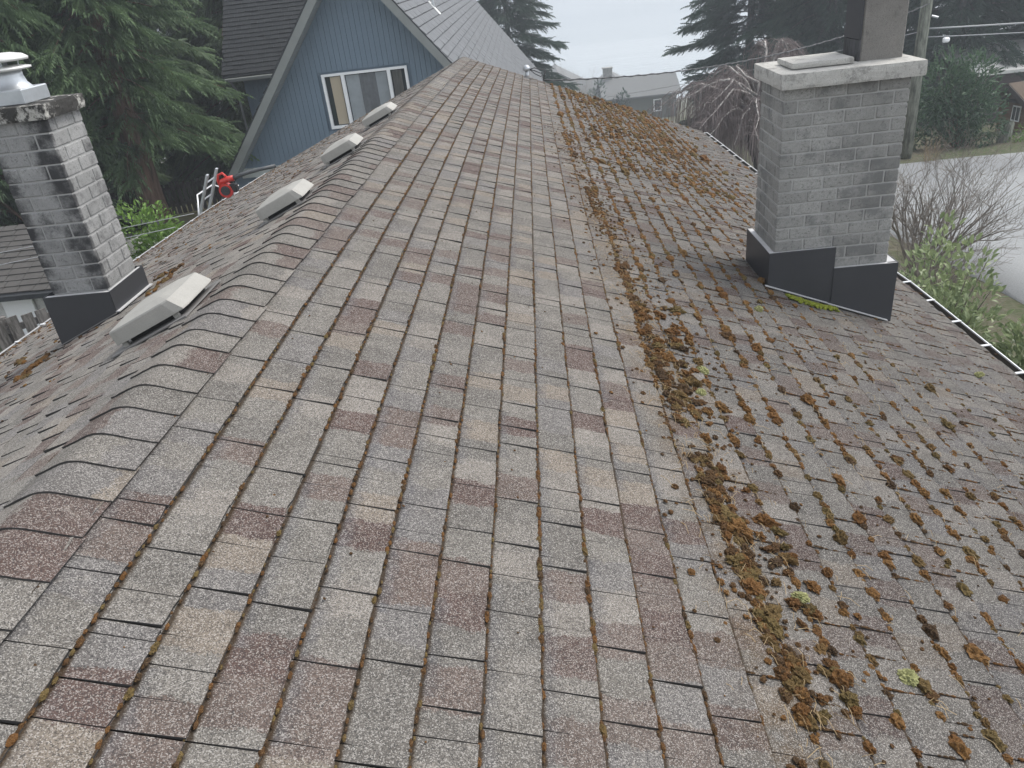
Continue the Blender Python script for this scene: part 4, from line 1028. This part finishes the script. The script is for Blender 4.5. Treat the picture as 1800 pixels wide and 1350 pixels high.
# ------------------------------------------------------------------ utility pole, cables
pole = thing('utility_pole', (10.32, 22.0, -5.9), 'weathered wooden utility pole behind the wide grey chimney', 'pole')
m = MB(); m.tube([(10.32, 22.0, -6.2), (10.32, 22.0, 3.6)], [.155, .115], 14); m.build('shaft', M['pole'], pole, True)
m = MB(); m.bar((9.3, 22.0, 3.1), (11.3, 22.0, 3.1), .1, .12); m.build('cross_arm', M['pole'], pole)
m = MB(); m.tube([(10.44, 21.9, -2.25), (10.60, 21.88, -2.3)], .03, 6); m.build('bracket', M['galv'], pole)
m = MB(); m.box((10.85, 21.8, -2.85), (.16, .12, .12), .03); m.build('terminal_box', M['white'], pole)
def cable(a, b_, sag, r, mat, label, twist=0.0, n=24):
    a, b_ = Vector(a), Vector(b_); pts = [a.lerp(b_, k / n) - Vector((0, 0, 4 * sag * (k / n) * (1 - k / n))) for k in range(n + 1)]
    t = thing('overhead_cable', a, label, 'cable'); m = MB(); m.tube(pts, r, 6); m.build('conductor', mat, t, True)
    if twist:
        m = MB(); q = []
        for k in range(n * 8 + 1):
            f = k / 8; i = min(n - 1, int(f)); p = pts[i].lerp(pts[i + 1], f - i); q.append(p + Vector((0, math.cos(k * 1.1), math.sin(k * 1.1))) * twist)
        m.tube(q, r * .8, 5); m.build('twisted_wire', mat, t, True)
MAST = Vector((-.12, 14.75, -1.2))
cable((.28, 14.75, -1.86), (10.32, 21.85, -1.95), .42, .011, M['wire_dark'], 'twisted grey service cable from the roof mast to the utility pole', .014)
cable((10.32, 22, -2.55), (34, 27, -3.3), .25, .022, M['wire'], 'thick pale cable running right from the utility pole past the fir trunks')
cable((10.32, 22, -2.75), (34, 27, -3.62), .30, .014, M['wire'], 'thinner cable just below the thick one right of the pole')
cable((10.32, 22, -1.0), (36, 30, -1.6), .3, .012, M['wire'], 'topmost thin cable crossing the firs right of the pole')
cable((10.32, 22, -2.6), (-3, 60, -9.0), .5, .010, M['wire'], 'thin wire from the pole down towards the far roofs')
cable((-13, 9.6, -3.05), (-5.1, 11.2, -2.72), .03, .006, M['wire'], 'upper of two thin wires between the shed and the left eave')
cable((-13, 9.0, -3.15), (-5.15, 10.6, -2.74), .03, .006, M['wire'], 'lower of two thin wires between the shed and the left eave')
# service mast at the far end of the roof
rbase = rp(1, 14.75, 1.25); sm_ = thing('service_mast', Vector(rbase), 'grey electrical service mast with looped wires at the far roof edge', 'mast')
bx_, bz_ = rbase[0], rbase[2]
m = MB(); m.tube([(bx_, 14.75, bz_ - .1), (bx_, 14.75, bz_ + .16)], .034, 10); m.build('conduit', M['galv'], sm_, True)
m = MB(); m.lathe([(.036, .13), (.062, .135), (.064, .17), (.05, .20), (.022, .222), (.004, .226)], (bx_, 14.75, bz_), 16); m.build('weatherhead', M['galv'], sm_, True)
m = MB(); m.lathe([(.11, .0), (.075, .02), (.045, .05)], (bx_, 14.75, bz_), 16); m.build('roof_boot', M['lead'], sm_, True)
for k in range(3):
    m = MB(); m.tube([(bx_ + .05, 14.73, bz_ + .15), (bx_ + .14, 14.70, bz_ + .17 - .05 * k), (bx_ + .24, 14.72, bz_ + .13 - .06 * k), (bx_ + .33, 14.74, bz_ + .12 - .02 * k), (.28, 14.75, -1.86)], .009, 5); m.build('wire_loop', M['wire_dark'], sm_, True)

# ------------------------------------------------------------------ buildings beyond the road
cb = thing('log_cabin', (16.9, 27.2, -7.1), 'small brown log cabin with an overhanging gable roof across the road', 'cabin')
u = Vector((math.cos(R(80)), -math.sin(R(80)), 0)); vv = Vector((math.sin(R(80)), math.cos(R(80)), 0)); cc = Vector((16.09, 27.97, -6.70))
def C(a, b_, z): return cc + (u * a + vv * b_ + Vector((0, 0, z))) * .74
for k in range(-4, 11):
    z = k * .125; m = MB(); m.prism([C(0, 0, z), C(2.4, 0, z), C(2.4, 0, z + .113), C(0, 0, z + .113)], vv * 2.6); m.build('log', M['cabin'], cb)
m = MB(); m.prism([C(0.0, .02, 1.36), C(2.4, .02, 1.36), C(1.2, .02, 2.0)], vv * 2.55); m.build('gable', M['cabin'], cb)
for sg in (-1, 1):
    m = MB(); m.prism([C(1.2, -.75, 2.1), C(1.2 + sg * 1.65, -.75, 1.22), C(1.2 + sg * 1.65, 2.9, 1.22), C(1.2, 2.9, 2.1)], (0, 0, .07)); m.build('roof', M['cabin_roof'], cb)
    m = MB(); m.bar(C(1.2, -.77, 2.05), C(1.2 + sg * 1.65, -.77, 1.17), .04, .16); m.build('fascia', M['cabin_dark'], cb)
m = MB(); m.bar(C(.08, -.03, 1.3), C(2.35, -.03, 1.3), .05, .1); m.build('tie_beam', M['cabin_dark'], cb)
m = MB(); m.bar(C(-.02, -.04, 0), C(-.02, -.04, 1.35), .09, .09); m.build('corner_post', M['cabin_dark'], cb)
m = MB(); m.prism([C(.85, -.03, .45), C(1.35, -.03, .45), C(1.35, -.03, 1.12), C(.85, -.03, 1.12)], vv * .05); wn_ = m.build('window', M['white'], cb)
for i in range(2):
    m = MB(); m.prism([C(.9 + i * .22, -.036, .5), C(1.08 + i * .22, -.036, .5), C(1.08 + i * .22, -.036, 1.07), C(.9 + i * .22, -.036, 1.07)], vv * .01); m.build('pane', M['glass'], wn_)
m = MB(); m.box(C(.3, -.1, .72), (.1, .06, .06), .015); m.build('wall_lamp', M['white'], cb)
pb = thing('plum_building', (23.5, 36, -7.6), 'long plum-brown building with a pale metal roof edge behind the cabin', 'building')
m = MB(); m.box((23.8, 35.6, -7.3), (10.4, 3.0, 2.7)); pw = m.build('wall', M['siding_plum'], pb)
for k in range(14):
    m = MB(); m.box((23.8, 34.09, -8.5 + k * .19), (10.4, .025, .172)); m.build('siding_board', M['siding_plum'], pw)
m = MB(); m.prism([(18.3, 33.7, -5.95), (29.3, 33.7, -5.95), (29.3, 37.6, -5.35), (18.3, 37.6, -5.35)], (0, 0, .12)); m.build('roof', M['galv_pale'], pb)
st_ = thing('tree_stump', (13.85, 23.6, -6.35), 'grey split tree stump standing beside the cabin verge', 'stump')
V = []; F = []; N = 14
for k in range(6):
    z = k * .17
    for i in range(N):
        a = 2 * math.pi * i / N; r = .20 - .012 * k + .03 * math.sin(3 * a + 1) + (.05 if k == 0 else 0); V.append(Vector((13.85 + .02 * k + r * math.cos(a), 23.6 + r * math.sin(a), -6.45 + z * 1.0 + (.12 * math.sin(5 * a) if k == 5 else 0))))
for k in range(5):
    for i in range(N): F.append((k * N + i, k * N + (i + 1) % N, (k + 1) * N + (i + 1) % N, (k + 1) * N + i))
F.append(tuple(range(5 * N, 6 * N)))
m = MB(); m.add(V, F); m.build('stump_wood', M['pole'], st_)
rl = thing('railing', (5.6, 5.6, -5.4), 'grey tubular garden railing below the right gutter', 'railing')
for (a, b_) in (((5.0, 6.1, -3.95), (6.6, 5.6, -3.95)), ((5.0, 6.1, -4.4), (6.6, 5.6, -4.4))):
    m = MB(); m.tube([a, b_], .022, 8); m.build('rail', M['galv'], rl, True)
for q in np.linspace(0, 1, 5):
    p = Vector((5.0, 6.1, 0)).lerp(Vector((6.6, 5.6, 0)), q); m = MB(); m.tube([(p.x, p.y, -5.6), (p.x, p.y, -3.95)], .016, 8); m.build('baluster', M['galv'], rl, True)

def far_house(name, x0, x1, y0, y1, zb, ze, zr_, label, gable_x=True, over=.5):
    t = thing(name, ((x0 + x1) / 2, (y0 + y1) / 2, zb), label, 'house'); ym = (y0 + y1) / 2
    if gable_x:   # ridge runs along x
        m = MB(); m.prism([(x0, y0, zb), (x0, y0, ze), (x0, ym, zr_ - .2), (x0, y1, ze), (x0, y1, zb)], (x1 - x0, 0, 0)); m.build('wall', M['far_wall'], t)
        for sg, ye in ((-1, y0), (1, y1)):
            m = MB(); k = (zr_ - ze) / (ym - y0); m.prism([(x0 - over, ym, zr_), (x1 + over, ym, zr_), (x1 + over, ye + sg * over, ze - k * over), (x0 - over, ye + sg * over, ze - k * over)], (0, 0, .15)); m.build('roof', M['far_roof'], t)
    else:
        xm = (x0 + x1) / 2; m = MB(); m.prism([(x0, y0, zb), (x1, y0, zb), (x1, y0, ze), (xm, y0, zr_ - .2), (x0, y0, ze)], (0, y1 - y0, 0)); m.build('wall', M['far_wall'], t)
        for sg, xe in ((-1, x0), (1, x1)):
            k = (zr_ - ze) / (xm - x0); m = MB(); m.prism([(xm, y0 - over, zr_), (xm, y1 + over, zr_), (xe + sg * over, y1 + over, ze - k * over), (xe + sg * over, y0 - over, ze - k * over)], (0, 0, .15)); m.build('roof', M['far_roof'], t)
    return t
fh = far_house('far_house', 8.3, 15.9, 88.5, 95, -17.2, -13.75, -12.35, 'far grey-green house with brick chimney and a small white-framed window')
m = MB()
for (x0, x1, z0, z1) in ((13.4, 14.3, -14.45, -14.33), (13.4, 14.3, -15.6, -15.48), (13.4, 13.52, -15.48, -14.45), (14.18, 14.3, -15.48, -14.45)): m.box(((x0 + x1) / 2, 88.42, (z0 + z1) / 2), (x1 - x0, .12, z1 - z0))
fw_ = m.build('window', M['white'], fh); m = MB(); m.box((13.85, 88.44, -14.96), (.68, .04, 1.05)); m.build('pane', M['glass'], fw_)
m = MB(); m.box((8.9, 92, -12.1), (1.0, .8, 2.0), .03); m.box((8.9, 92, -11.06), (1.15, .95, .12), .02); m.build('chimney', M['brick_grey'], fh)
m = MB(); m.box((15.75, 88.45, -15.75), (.25, .1, 2.9)); m.build('corner_board', M['far_roof'], fh)
m = MB(); m.tube([(12.6, 90.2, -13.4), (12.6, 90.2, -12.9)], .08, 8); m.build('roof_pipe', M['galv_pale'], fh)
far_house('far_house', 2.4, 9.6, 92, 100, -18, -14.6, -12.6, 'low far grey house whose roof meets the brick chimney')
far_house('far_house', .2, 7.2, 102, 110, -19, -14.2, -12.2, 'far hipped grey house with its gable just right of the blue house', False)
far_house('far_house', 9.0, 13.0, 103, 111, -19, -15.0, -13.75, 'pale far gable peeping over the grey-green house', False)

# ------------------------------------------------------------------ moss, lichen and straw on the roof
def ico(sub):
    t = (1 + 5 ** .5) / 2
    V = [np.array(v, float) / math.hypot(1, t) for v in ((-1, t, 0), (1, t, 0), (-1, -t, 0), (1, -t, 0), (0, -1, t), (0, 1, t), (0, -1, -t), (0, 1, -t), (t, 0, -1), (t, 0, 1), (-t, 0, -1), (-t, 0, 1))]
    F = [(0, 11, 5), (0, 5, 1), (0, 1, 7), (0, 7, 10), (0, 10, 11), (1, 5, 9), (5, 11, 4), (11, 10, 2), (10, 7, 6), (7, 1, 8), (3, 9, 4), (3, 4, 2), (3, 2, 6), (3, 6, 8), (3, 8, 9), (4, 9, 5), (2, 4, 11), (6, 2, 10), (8, 6, 7), (9, 8, 1)]
    for _ in range(sub):
        mid = {}; G = []
        def md(a, b):
            k = (min(a, b), max(a, b))
            if k not in mid: v = V[a] + V[b]; mid[k] = len(V); V.append(v / np.linalg.norm(v))
            return mid[k]
        for a, b, c in F: x, y, z = md(a, b), md(b, c), md(c, a); G += [(a, x, z), (b, y, x), (c, z, y), (x, y, z)]
        F = G
    return np.array(V), np.array(F)
def moss_template(sub, seed, amp, spikes, sl=.28, f1=2.0):
    V, F = ico(sub); rg = np.random.default_rng(seed); W = V.copy()
    for i, v in enumerate(V):
        q = Vector(v * f1) + Vector((seed * 3.1, 0, 0)); n = mnoise.fractal(q, 1.0, 2.0, 3); n2 = mnoise.noise(Vector(v * f1 * 3.2) + Vector((0, seed, 0)))
        W[i] = v * (1 + amp * n + amp * .45 * n2)
    W[:, 2] = np.where(W[:, 2] < 0, W[:, 2] * .35, W[:, 2] * .85)
    sv = []; sf = []
    for k in range(spikes):
        f = F[rg.integers(len(F))]; c = W[f].mean(0)
        if c[2] < -.1: continue
        d = c / np.linalg.norm(c) + rg.normal(0, .35, 3); d /= np.linalg.norm(d); s = np.cross(d, rg.normal(0, 1, 3)); s /= np.linalg.norm(s); L = sl * rg.uniform(.5, 1.3)
        o = len(W) + len(sv); sv += [c * .94 - s * .035, c * .94 + s * .035, c + d * L]; sf.append((o, o + 1, o + 2))
    if sv: W = np.concatenate([W, np.array(sv)]); F = np.concatenate([F, np.array(sf)])
    return W, F
def trail_s(y): return 2.0 - .036 * y
rg = np.random.default_rng(42); small = [moss_template(1, k, .5, 26) for k in range(7)] + [moss_template(2, 20 + k, .5, 130, .24) for k in range(6)]
P, D, U, SC, TN = [], [], [], [], []
shapes = []
def put(side, y, s, lx, ly, lz, tone, yaw=0.0):
    n = rnormal(side, y); P.append(rp(side, y, s, .010 + .1 * lz)); a = np.array([0, 1, 0]); d = eave(side, y) - apex(y); d /= np.linalg.norm(d)
    D.append(a * math.cos(yaw) + d * math.sin(yaw)); U.append(n); shapes.append((lx, ly, lz)); TN.append(tone)
def mask(a, b, f): return mnoise.noise((a * f, b * 3.17, 7.7)) * .5 + .5
for n in range(0, 33):
    s = S0 + n * EXPO; y = .25
    while y < Y_FAR - .05:
        t = trail_s(min(y, 10)); mk = mask(y, n, 1.6); mk2 = mask(y + 31, n, .45)
        if s < t - .03:     # thin moss in the joints above the trail
            y += rg.uniform(.010, .04)
            if mk > .26 and rg.random() < .88:
                k = rg.uniform(.5, 1.3) * (1.15 if mk > .62 else .8); put(1, y, s + .003 + rg.normal(0, .002), .0115 * k, .0055 * k, .0055 * k, rg.choice([.02, .10, .2, .68, .93]) + rg.uniform(-.05, .05))
            continue
        dist = s - t
        if y > 7.0:
            dens = np.interp(n, [10, 12, 14, 22, 25, 28], [.15, .8, 1, 1.0, .85, .12]) * np.interp(y, [7, 9], [.75, 1.0]); size = np.interp(y, [7, 10, 14], [.020, .025, .030]); y += rg.uniform(.02, .055)
        else:
            dens = np.interp(n, [10, 13, 20, 25, 28, 31], [.9, .95, .88, .70, .32, .08]); size = np.interp(n, [12, 17, 24, 30], [.0195, .0195, .016, .011]); y += rg.uniform(.02, .055)
            if 4.2 < y < 6.0 and 19 < n < 29: dens *= .35
        if rg.random() > dens * (.25 + .95 * mk): 
            if rg.random() < .5: put(1, y, s + .004, .009, .004, .0035, rg.choice([.08, .9]) + rg.uniform(-.05, .05))
            continue
        k = rg.lognormal(-.12, .38); lx = size * k * rg.uniform(.7, 1.05); ly = size * k * rg.uniform(.6, .9)
        put(1, y, s + rg.normal(.004, .006), lx, ly, size * k * rg.uniform(.6, .95), rg.choice([.2, .27, .35, .42, .48, .6, .72, .95]) + rg.uniform(-.07, .07), rg.normal(0, .25))
        if y > 8 and 12 < n < 24 and rg.random() < .5:
            put(1, y, s + rg.uniform(.03, .12), size * .8 * k, size * .7 * k, size * .7 * k, rg.uniform(0, 1), rg.uniform(0, 3))
# moss in the cross joints and loose crumbs
for _ in range(2600):
    y = rg.uniform(.5, 15) ; s = rg.uniform(.2, 4.5); heavy = s > trail_s(min(y, 10))
    if not heavy and rg.random() < .72: continue
    k = rg.uniform(.35, 1.0) * (1.0 if heavy else .55); put(1, y, s, .0085 * k, .0085 * k, .007 * k, rg.choice([.05, .93, .25, .0]), rg.uniform(0, 3))
for _ in range(900):    # dark crumbs lying round the trail
    y = rg.uniform(.6, 10); s = trail_s(y) + rg.normal(.10, .14); k = rg.uniform(.4, 1.3); put(1, y, s, .010 * k, .009 * k, .008 * k, rg.choice([.0, .05, .93, .3]), rg.uniform(0, 3))
for _ in range(1100):
    y = rg.uniform(.6, 10); s = trail_s(y) + abs(rg.normal(0, .05)) + .01; k = rg.lognormal(0, .35)
    if mask(y, 5, 1.9) > .44: put(1, y, s, .011 * k, .010 * k, .0095 * k, rg.choice([.0, .05, .93, .12, .98, .3, .62]), rg.uniform(0, 3))
for (i_, t_) in enumerate(tabs):   # moss along cut ends of tabs low on the right slope
    c = t_[0][0]
    if c[0] < .35 or c[1] < .6 or c[1] > 9 or rg.random() < .45: continue
    a, b_ = t_[0][0], t_[0][1]; w_ = (a - apex(a[1]))[0] / (eave(1, a[1]) - apex(a[1]))[0] * LN
    for q in np.arange(.1, 1, .13):
        if rg.random() < .7: k = rg.uniform(.5, 1.3); put(1, a[1] - .002, w_ + q * EXPO, .0035 * k, .010 * k, .0045 * k, rg.choice([.02, .93, .2]), 0)
# left slope: scattered dark tufts and rusty strip above the gutter
for _ in range(1500):
    y = rg.uniform(1.5, 14.9); s = LN - abs(rg.normal(0, .22)) if rg.random() < .55 else rg.uniform(1.2, LN); k = rg.uniform(.4, 1.4); put(-1, y, min(s, LN - .01), .014 * k, .010 * k, .010 * k, rg.choice([.05, .3, .45, .93]), rg.uniform(0, 3))
for (y, s, k) in ((4.9, 3.0, 3.2), (4.75, 2.85, 2.6), (4.1, 2.2, 3.0), (4.25, 2.25, 2.4), (3.95, 2.05, 2.0), (3.35, 2.3, 3.2), (4.5, 1.42, 2.0), (4.65, 1.40, 2.6), (4.8, 1.42, 2.2), (4.95, 1.5, 2.6), (5.1, 1.7, 2.5)):
    for q in range(5): put(-1, y + rg.normal(0, .05), s + rg.normal(0, .03), .012 * k * rg.uniform(.5, 1.2), .009 * k, .008 * k, rg.choice([.05, .3, .62, .93]), rg.uniform(0, 3))
P = np.array(P); D = np.array(D); U = np.array(U); SH = np.array(shapes); TN = np.array(TN)
Yv = np.cross(U, D); parts = []; ix = rg.integers(0, 7, len(P)); nearb = (P[:, 1] < 4.0) & (SH[:, 0] > .011) & (P[:, 0] > -1); ix[nearb] = 7 + rg.integers(0, 6, nearb.sum())
for k, (tv, tf) in enumerate(small):
    s_ = np.where(ix == k)[0]; m_ = len(tv)
    W = P[s_][:, None] + (tv[None, :, 0:1] * SH[s_][:, None, 0:1]) * D[s_][:, None] + (tv[None, :, 1:2] * SH[s_][:, None, 1:2]) * Yv[s_][:, None] + (tv[None, :, 2:3] * SH[s_][:, None, 2:3]) * U[s_][:, None]
    parts.append((W.reshape(-1, 3), (tf[None] + (np.arange(len(s_)) * m_)[:, None, None]).reshape(-1, 3), np.repeat(np.mod(TN[s_], 1.0), m_)))
V, F, T = merge(parts)
tag(link('roof_moss', mesh_np('roof_moss', V, F, [M['moss']], tone=T, smooth=False)), 'rusty brown moss growing in lines along the shingle courses of the roof', 'moss', kind='stuff')
# large scraped moss clumps: each a thing of its own
bigm = []
for k in range(9):
    V, F = moss_template(3, 50 + k, .62, 420, .20, 1.7); bigm.append(mesh_np('moss_clump', V, F, [M['moss']], tone=np.full(len(V), [.03, .12, .25, .38, .58, .66, .76, .93, .16][k]), smooth=False))
cand = []
for _ in range(620):
    y = .55 + 9.2 * rg.random() ** 1.25
    if mask(y, 5, 1.9) < .36: continue
    s = trail_s(y) + abs(rg.normal(0, .05)) + .015 + (.145 if rg.random() < .26 else 0); cand.append((y, s, rg.uniform(.55, 1.0)))
for _ in range(60): y = rg.uniform(.6, 4.5); cand.append((y, S0 + rg.integers(14, 26) * EXPO + .01, rg.uniform(.6, .95)))
cand.sort(key=lambda c: -c[2] / (c[0] + .6)); cand = cand[:285]
for (y, s, k) in cand:
    me = bigm[rg.integers(0, 9)]; o = link('moss_clump', me); n = Vector(rnormal(1, y)); r = .0215 * k * rg.lognormal(0, .25)
    o.location = Vector(rp(1, y, s, .010 + r * .15)); o.rotation_mode = 'QUATERNION'
    q = n.to_track_quat('Z', 'Y'); from_ax = Matrix.Rotation(rg.uniform(0, 6.28), 4, 'Z').to_quaternion(); o.rotation_quaternion = q @ from_ax
    o.scale = (r * rg.uniform(.9, 1.5), r * rg.uniform(.75, 1.05), r * rg.uniform(.6, .95))
    tint = {0: 'dark brown', 1: 'rusty brown', 2: 'rusty orange', 3: 'orange-brown', 4: 'olive-brown', 5: 'olive-brown', 6: 'olive', 7: 'blackish brown', 8: 'rusty brown'}[bigm.index(me)]
    size = 'large' if r > .0195 else 'small' if r < .014 else 'middling'; off = s - trail_s(y)
    where = 'out towards the right gutter' if off > .32 else 'eaveward of the scraped trail' if off > .14 else 'in the scraped trail'
    zone = 'towards the far gable' if y > 7 else 'abreast of the wide chimney' if y > 4.2 else 'short of the wide chimney' if y > 2.2 else 'well short of the wide chimney'
    tag(o, size + ' ' + tint + ' moss clump ' + where + ', ' + zone, 'moss clump', 'scraped moss clumps on the roof')
# lichen cushions
lt_ = moss_template(3, 90, .42, 900, .13, 4.5)
lich = mesh_np('lichen_cushion', lt_[0], lt_[1], [M['lichen']], tone=np.random.default_rng(3).uniform(0, 1, len(lt_[0])))
for (x, y, r, lab) in ((.70, 1.80, .026, 'round pale yellow-green lichen cushion among the scraped moss trail'), (.93, 1.55, .027, 'pale lichen cushion with brown moss right above it, low on the slope'), (.72, 3.35, .030, 'pale lichen tuft on top of the moss trail, upper part'), (1.33, 4.55, .026, 'small pale lichen tuft uphill of the wide chimney'), (.66, 3.1, .022, 'lower of the two lichen tufts close together on the moss trail'), (2.75, 4.45, .03, 'pale lichen tuft near the right gutter')):
    s = (x - apex(y)[0]) / (eave(1, y)[0] - apex(y)[0]) * LN; o = link('lichen_cushion', lich); o.location = Vector(rp(1, y, s, .014)); o.rotation_euler = (0, R(22), rg.uniform(0, 6)); o.scale = (r, r, r * .75); tag(o, lab, 'lichen', 'lichen cushions on the roof')
# bright green moss mat in front of the wide chimney
gt = [moss_template(1, 70 + k, .4, 30, .35) for k in range(4)]; GP = []; GS = []
for _ in range(330):
    q = rg.random(); x = 1.66 + .36 * q; y = 5.06 - abs(rg.normal(0, .030)) * (1.3 - q * .5) - .04 * math.sin(q * 3.1); s = (x - apex(y)[0]) / (eave(1, y)[0] - apex(y)[0]) * LN
    GP.append(rp(1, y, s, .014 + rg.uniform(0, .006))); GS.append(rg.uniform(.006, .014))
GP = np.array(GP); V, F, T = scatter(gt, GP, np.tile([0, 1.0, 0], (len(GP), 1)) + rg.normal(0, .3, (len(GP), 3)), np.tile(rnormal(1, 5.0), (len(GP), 1)), np.array(GS), rg.uniform(0, 1, len(GP)), rg)
c_ = GP.mean(0); tag(link('moss_mat', mesh_np('moss_mat', V - c_, F, [M['moss_green']], tone=T), None, c_), 'bright green moss mat at the foot of the wide chimney flashing', 'moss')
# straw
m = MB()
for _ in range(1100):
    if rg.random() < .6: y = rg.uniform(.6, 6); s = trail_s(y) + rg.normal(.06, .09)
    else: y = rg.uniform(.7, 5); s = S0 + rg.integers(13, 26) * EXPO + rg.uniform(-.01, .03)
    a = rg.uniform(0, 6.28) if rg.random() < .5 else rg.normal(0, .35); L = rg.uniform(.02, .075); h = .016
    p0 = rp(1, y, s, h); p1 = rp(1, y + L * math.cos(a) * .5, s + L * math.sin(a) * .5, h + rg.uniform(.002, .014)); p2 = rp(1, y + L * math.cos(a), s + L * math.sin(a), h - .002)
    m.tube([p0, p1, p2], .0009, 3, False)
tag(m.build('dead_straw', M['straw'], None, loc=(0, 0, 0)), 'dry straw and needles scattered along the moss trail', 'straw', kind='stuff')

# ------------------------------------------------------------------ hazy damp air
hz = MB(); hz.box((0, 2500, -8), (9000, 6400, 60)); ho = hz.build('haze', M['white'], None, loc=(0, 0, 0)); ho.data.materials.clear()
hm = bpy.data.materials.new('haze_air'); hm.use_nodes = True; ht = hm.node_tree; ht.nodes.remove(ht.nodes['Principled BSDF'])
pv = ht.nodes.new('ShaderNodeVolumePrincipled'); pv.inputs['Density'].default_value = .0023; pv.inputs['Color'].default_value = (.86, .93, 1.0, 1); pv.inputs['Anisotropy'].default_value = .2
ht.links.new(pv.outputs[0], ht.nodes['Material Output'].inputs['Volume']); ho.data.materials.append(hm)
tag(ho, 'thin pale haze filling the air towards the sea', 'haze', kind='stuff')
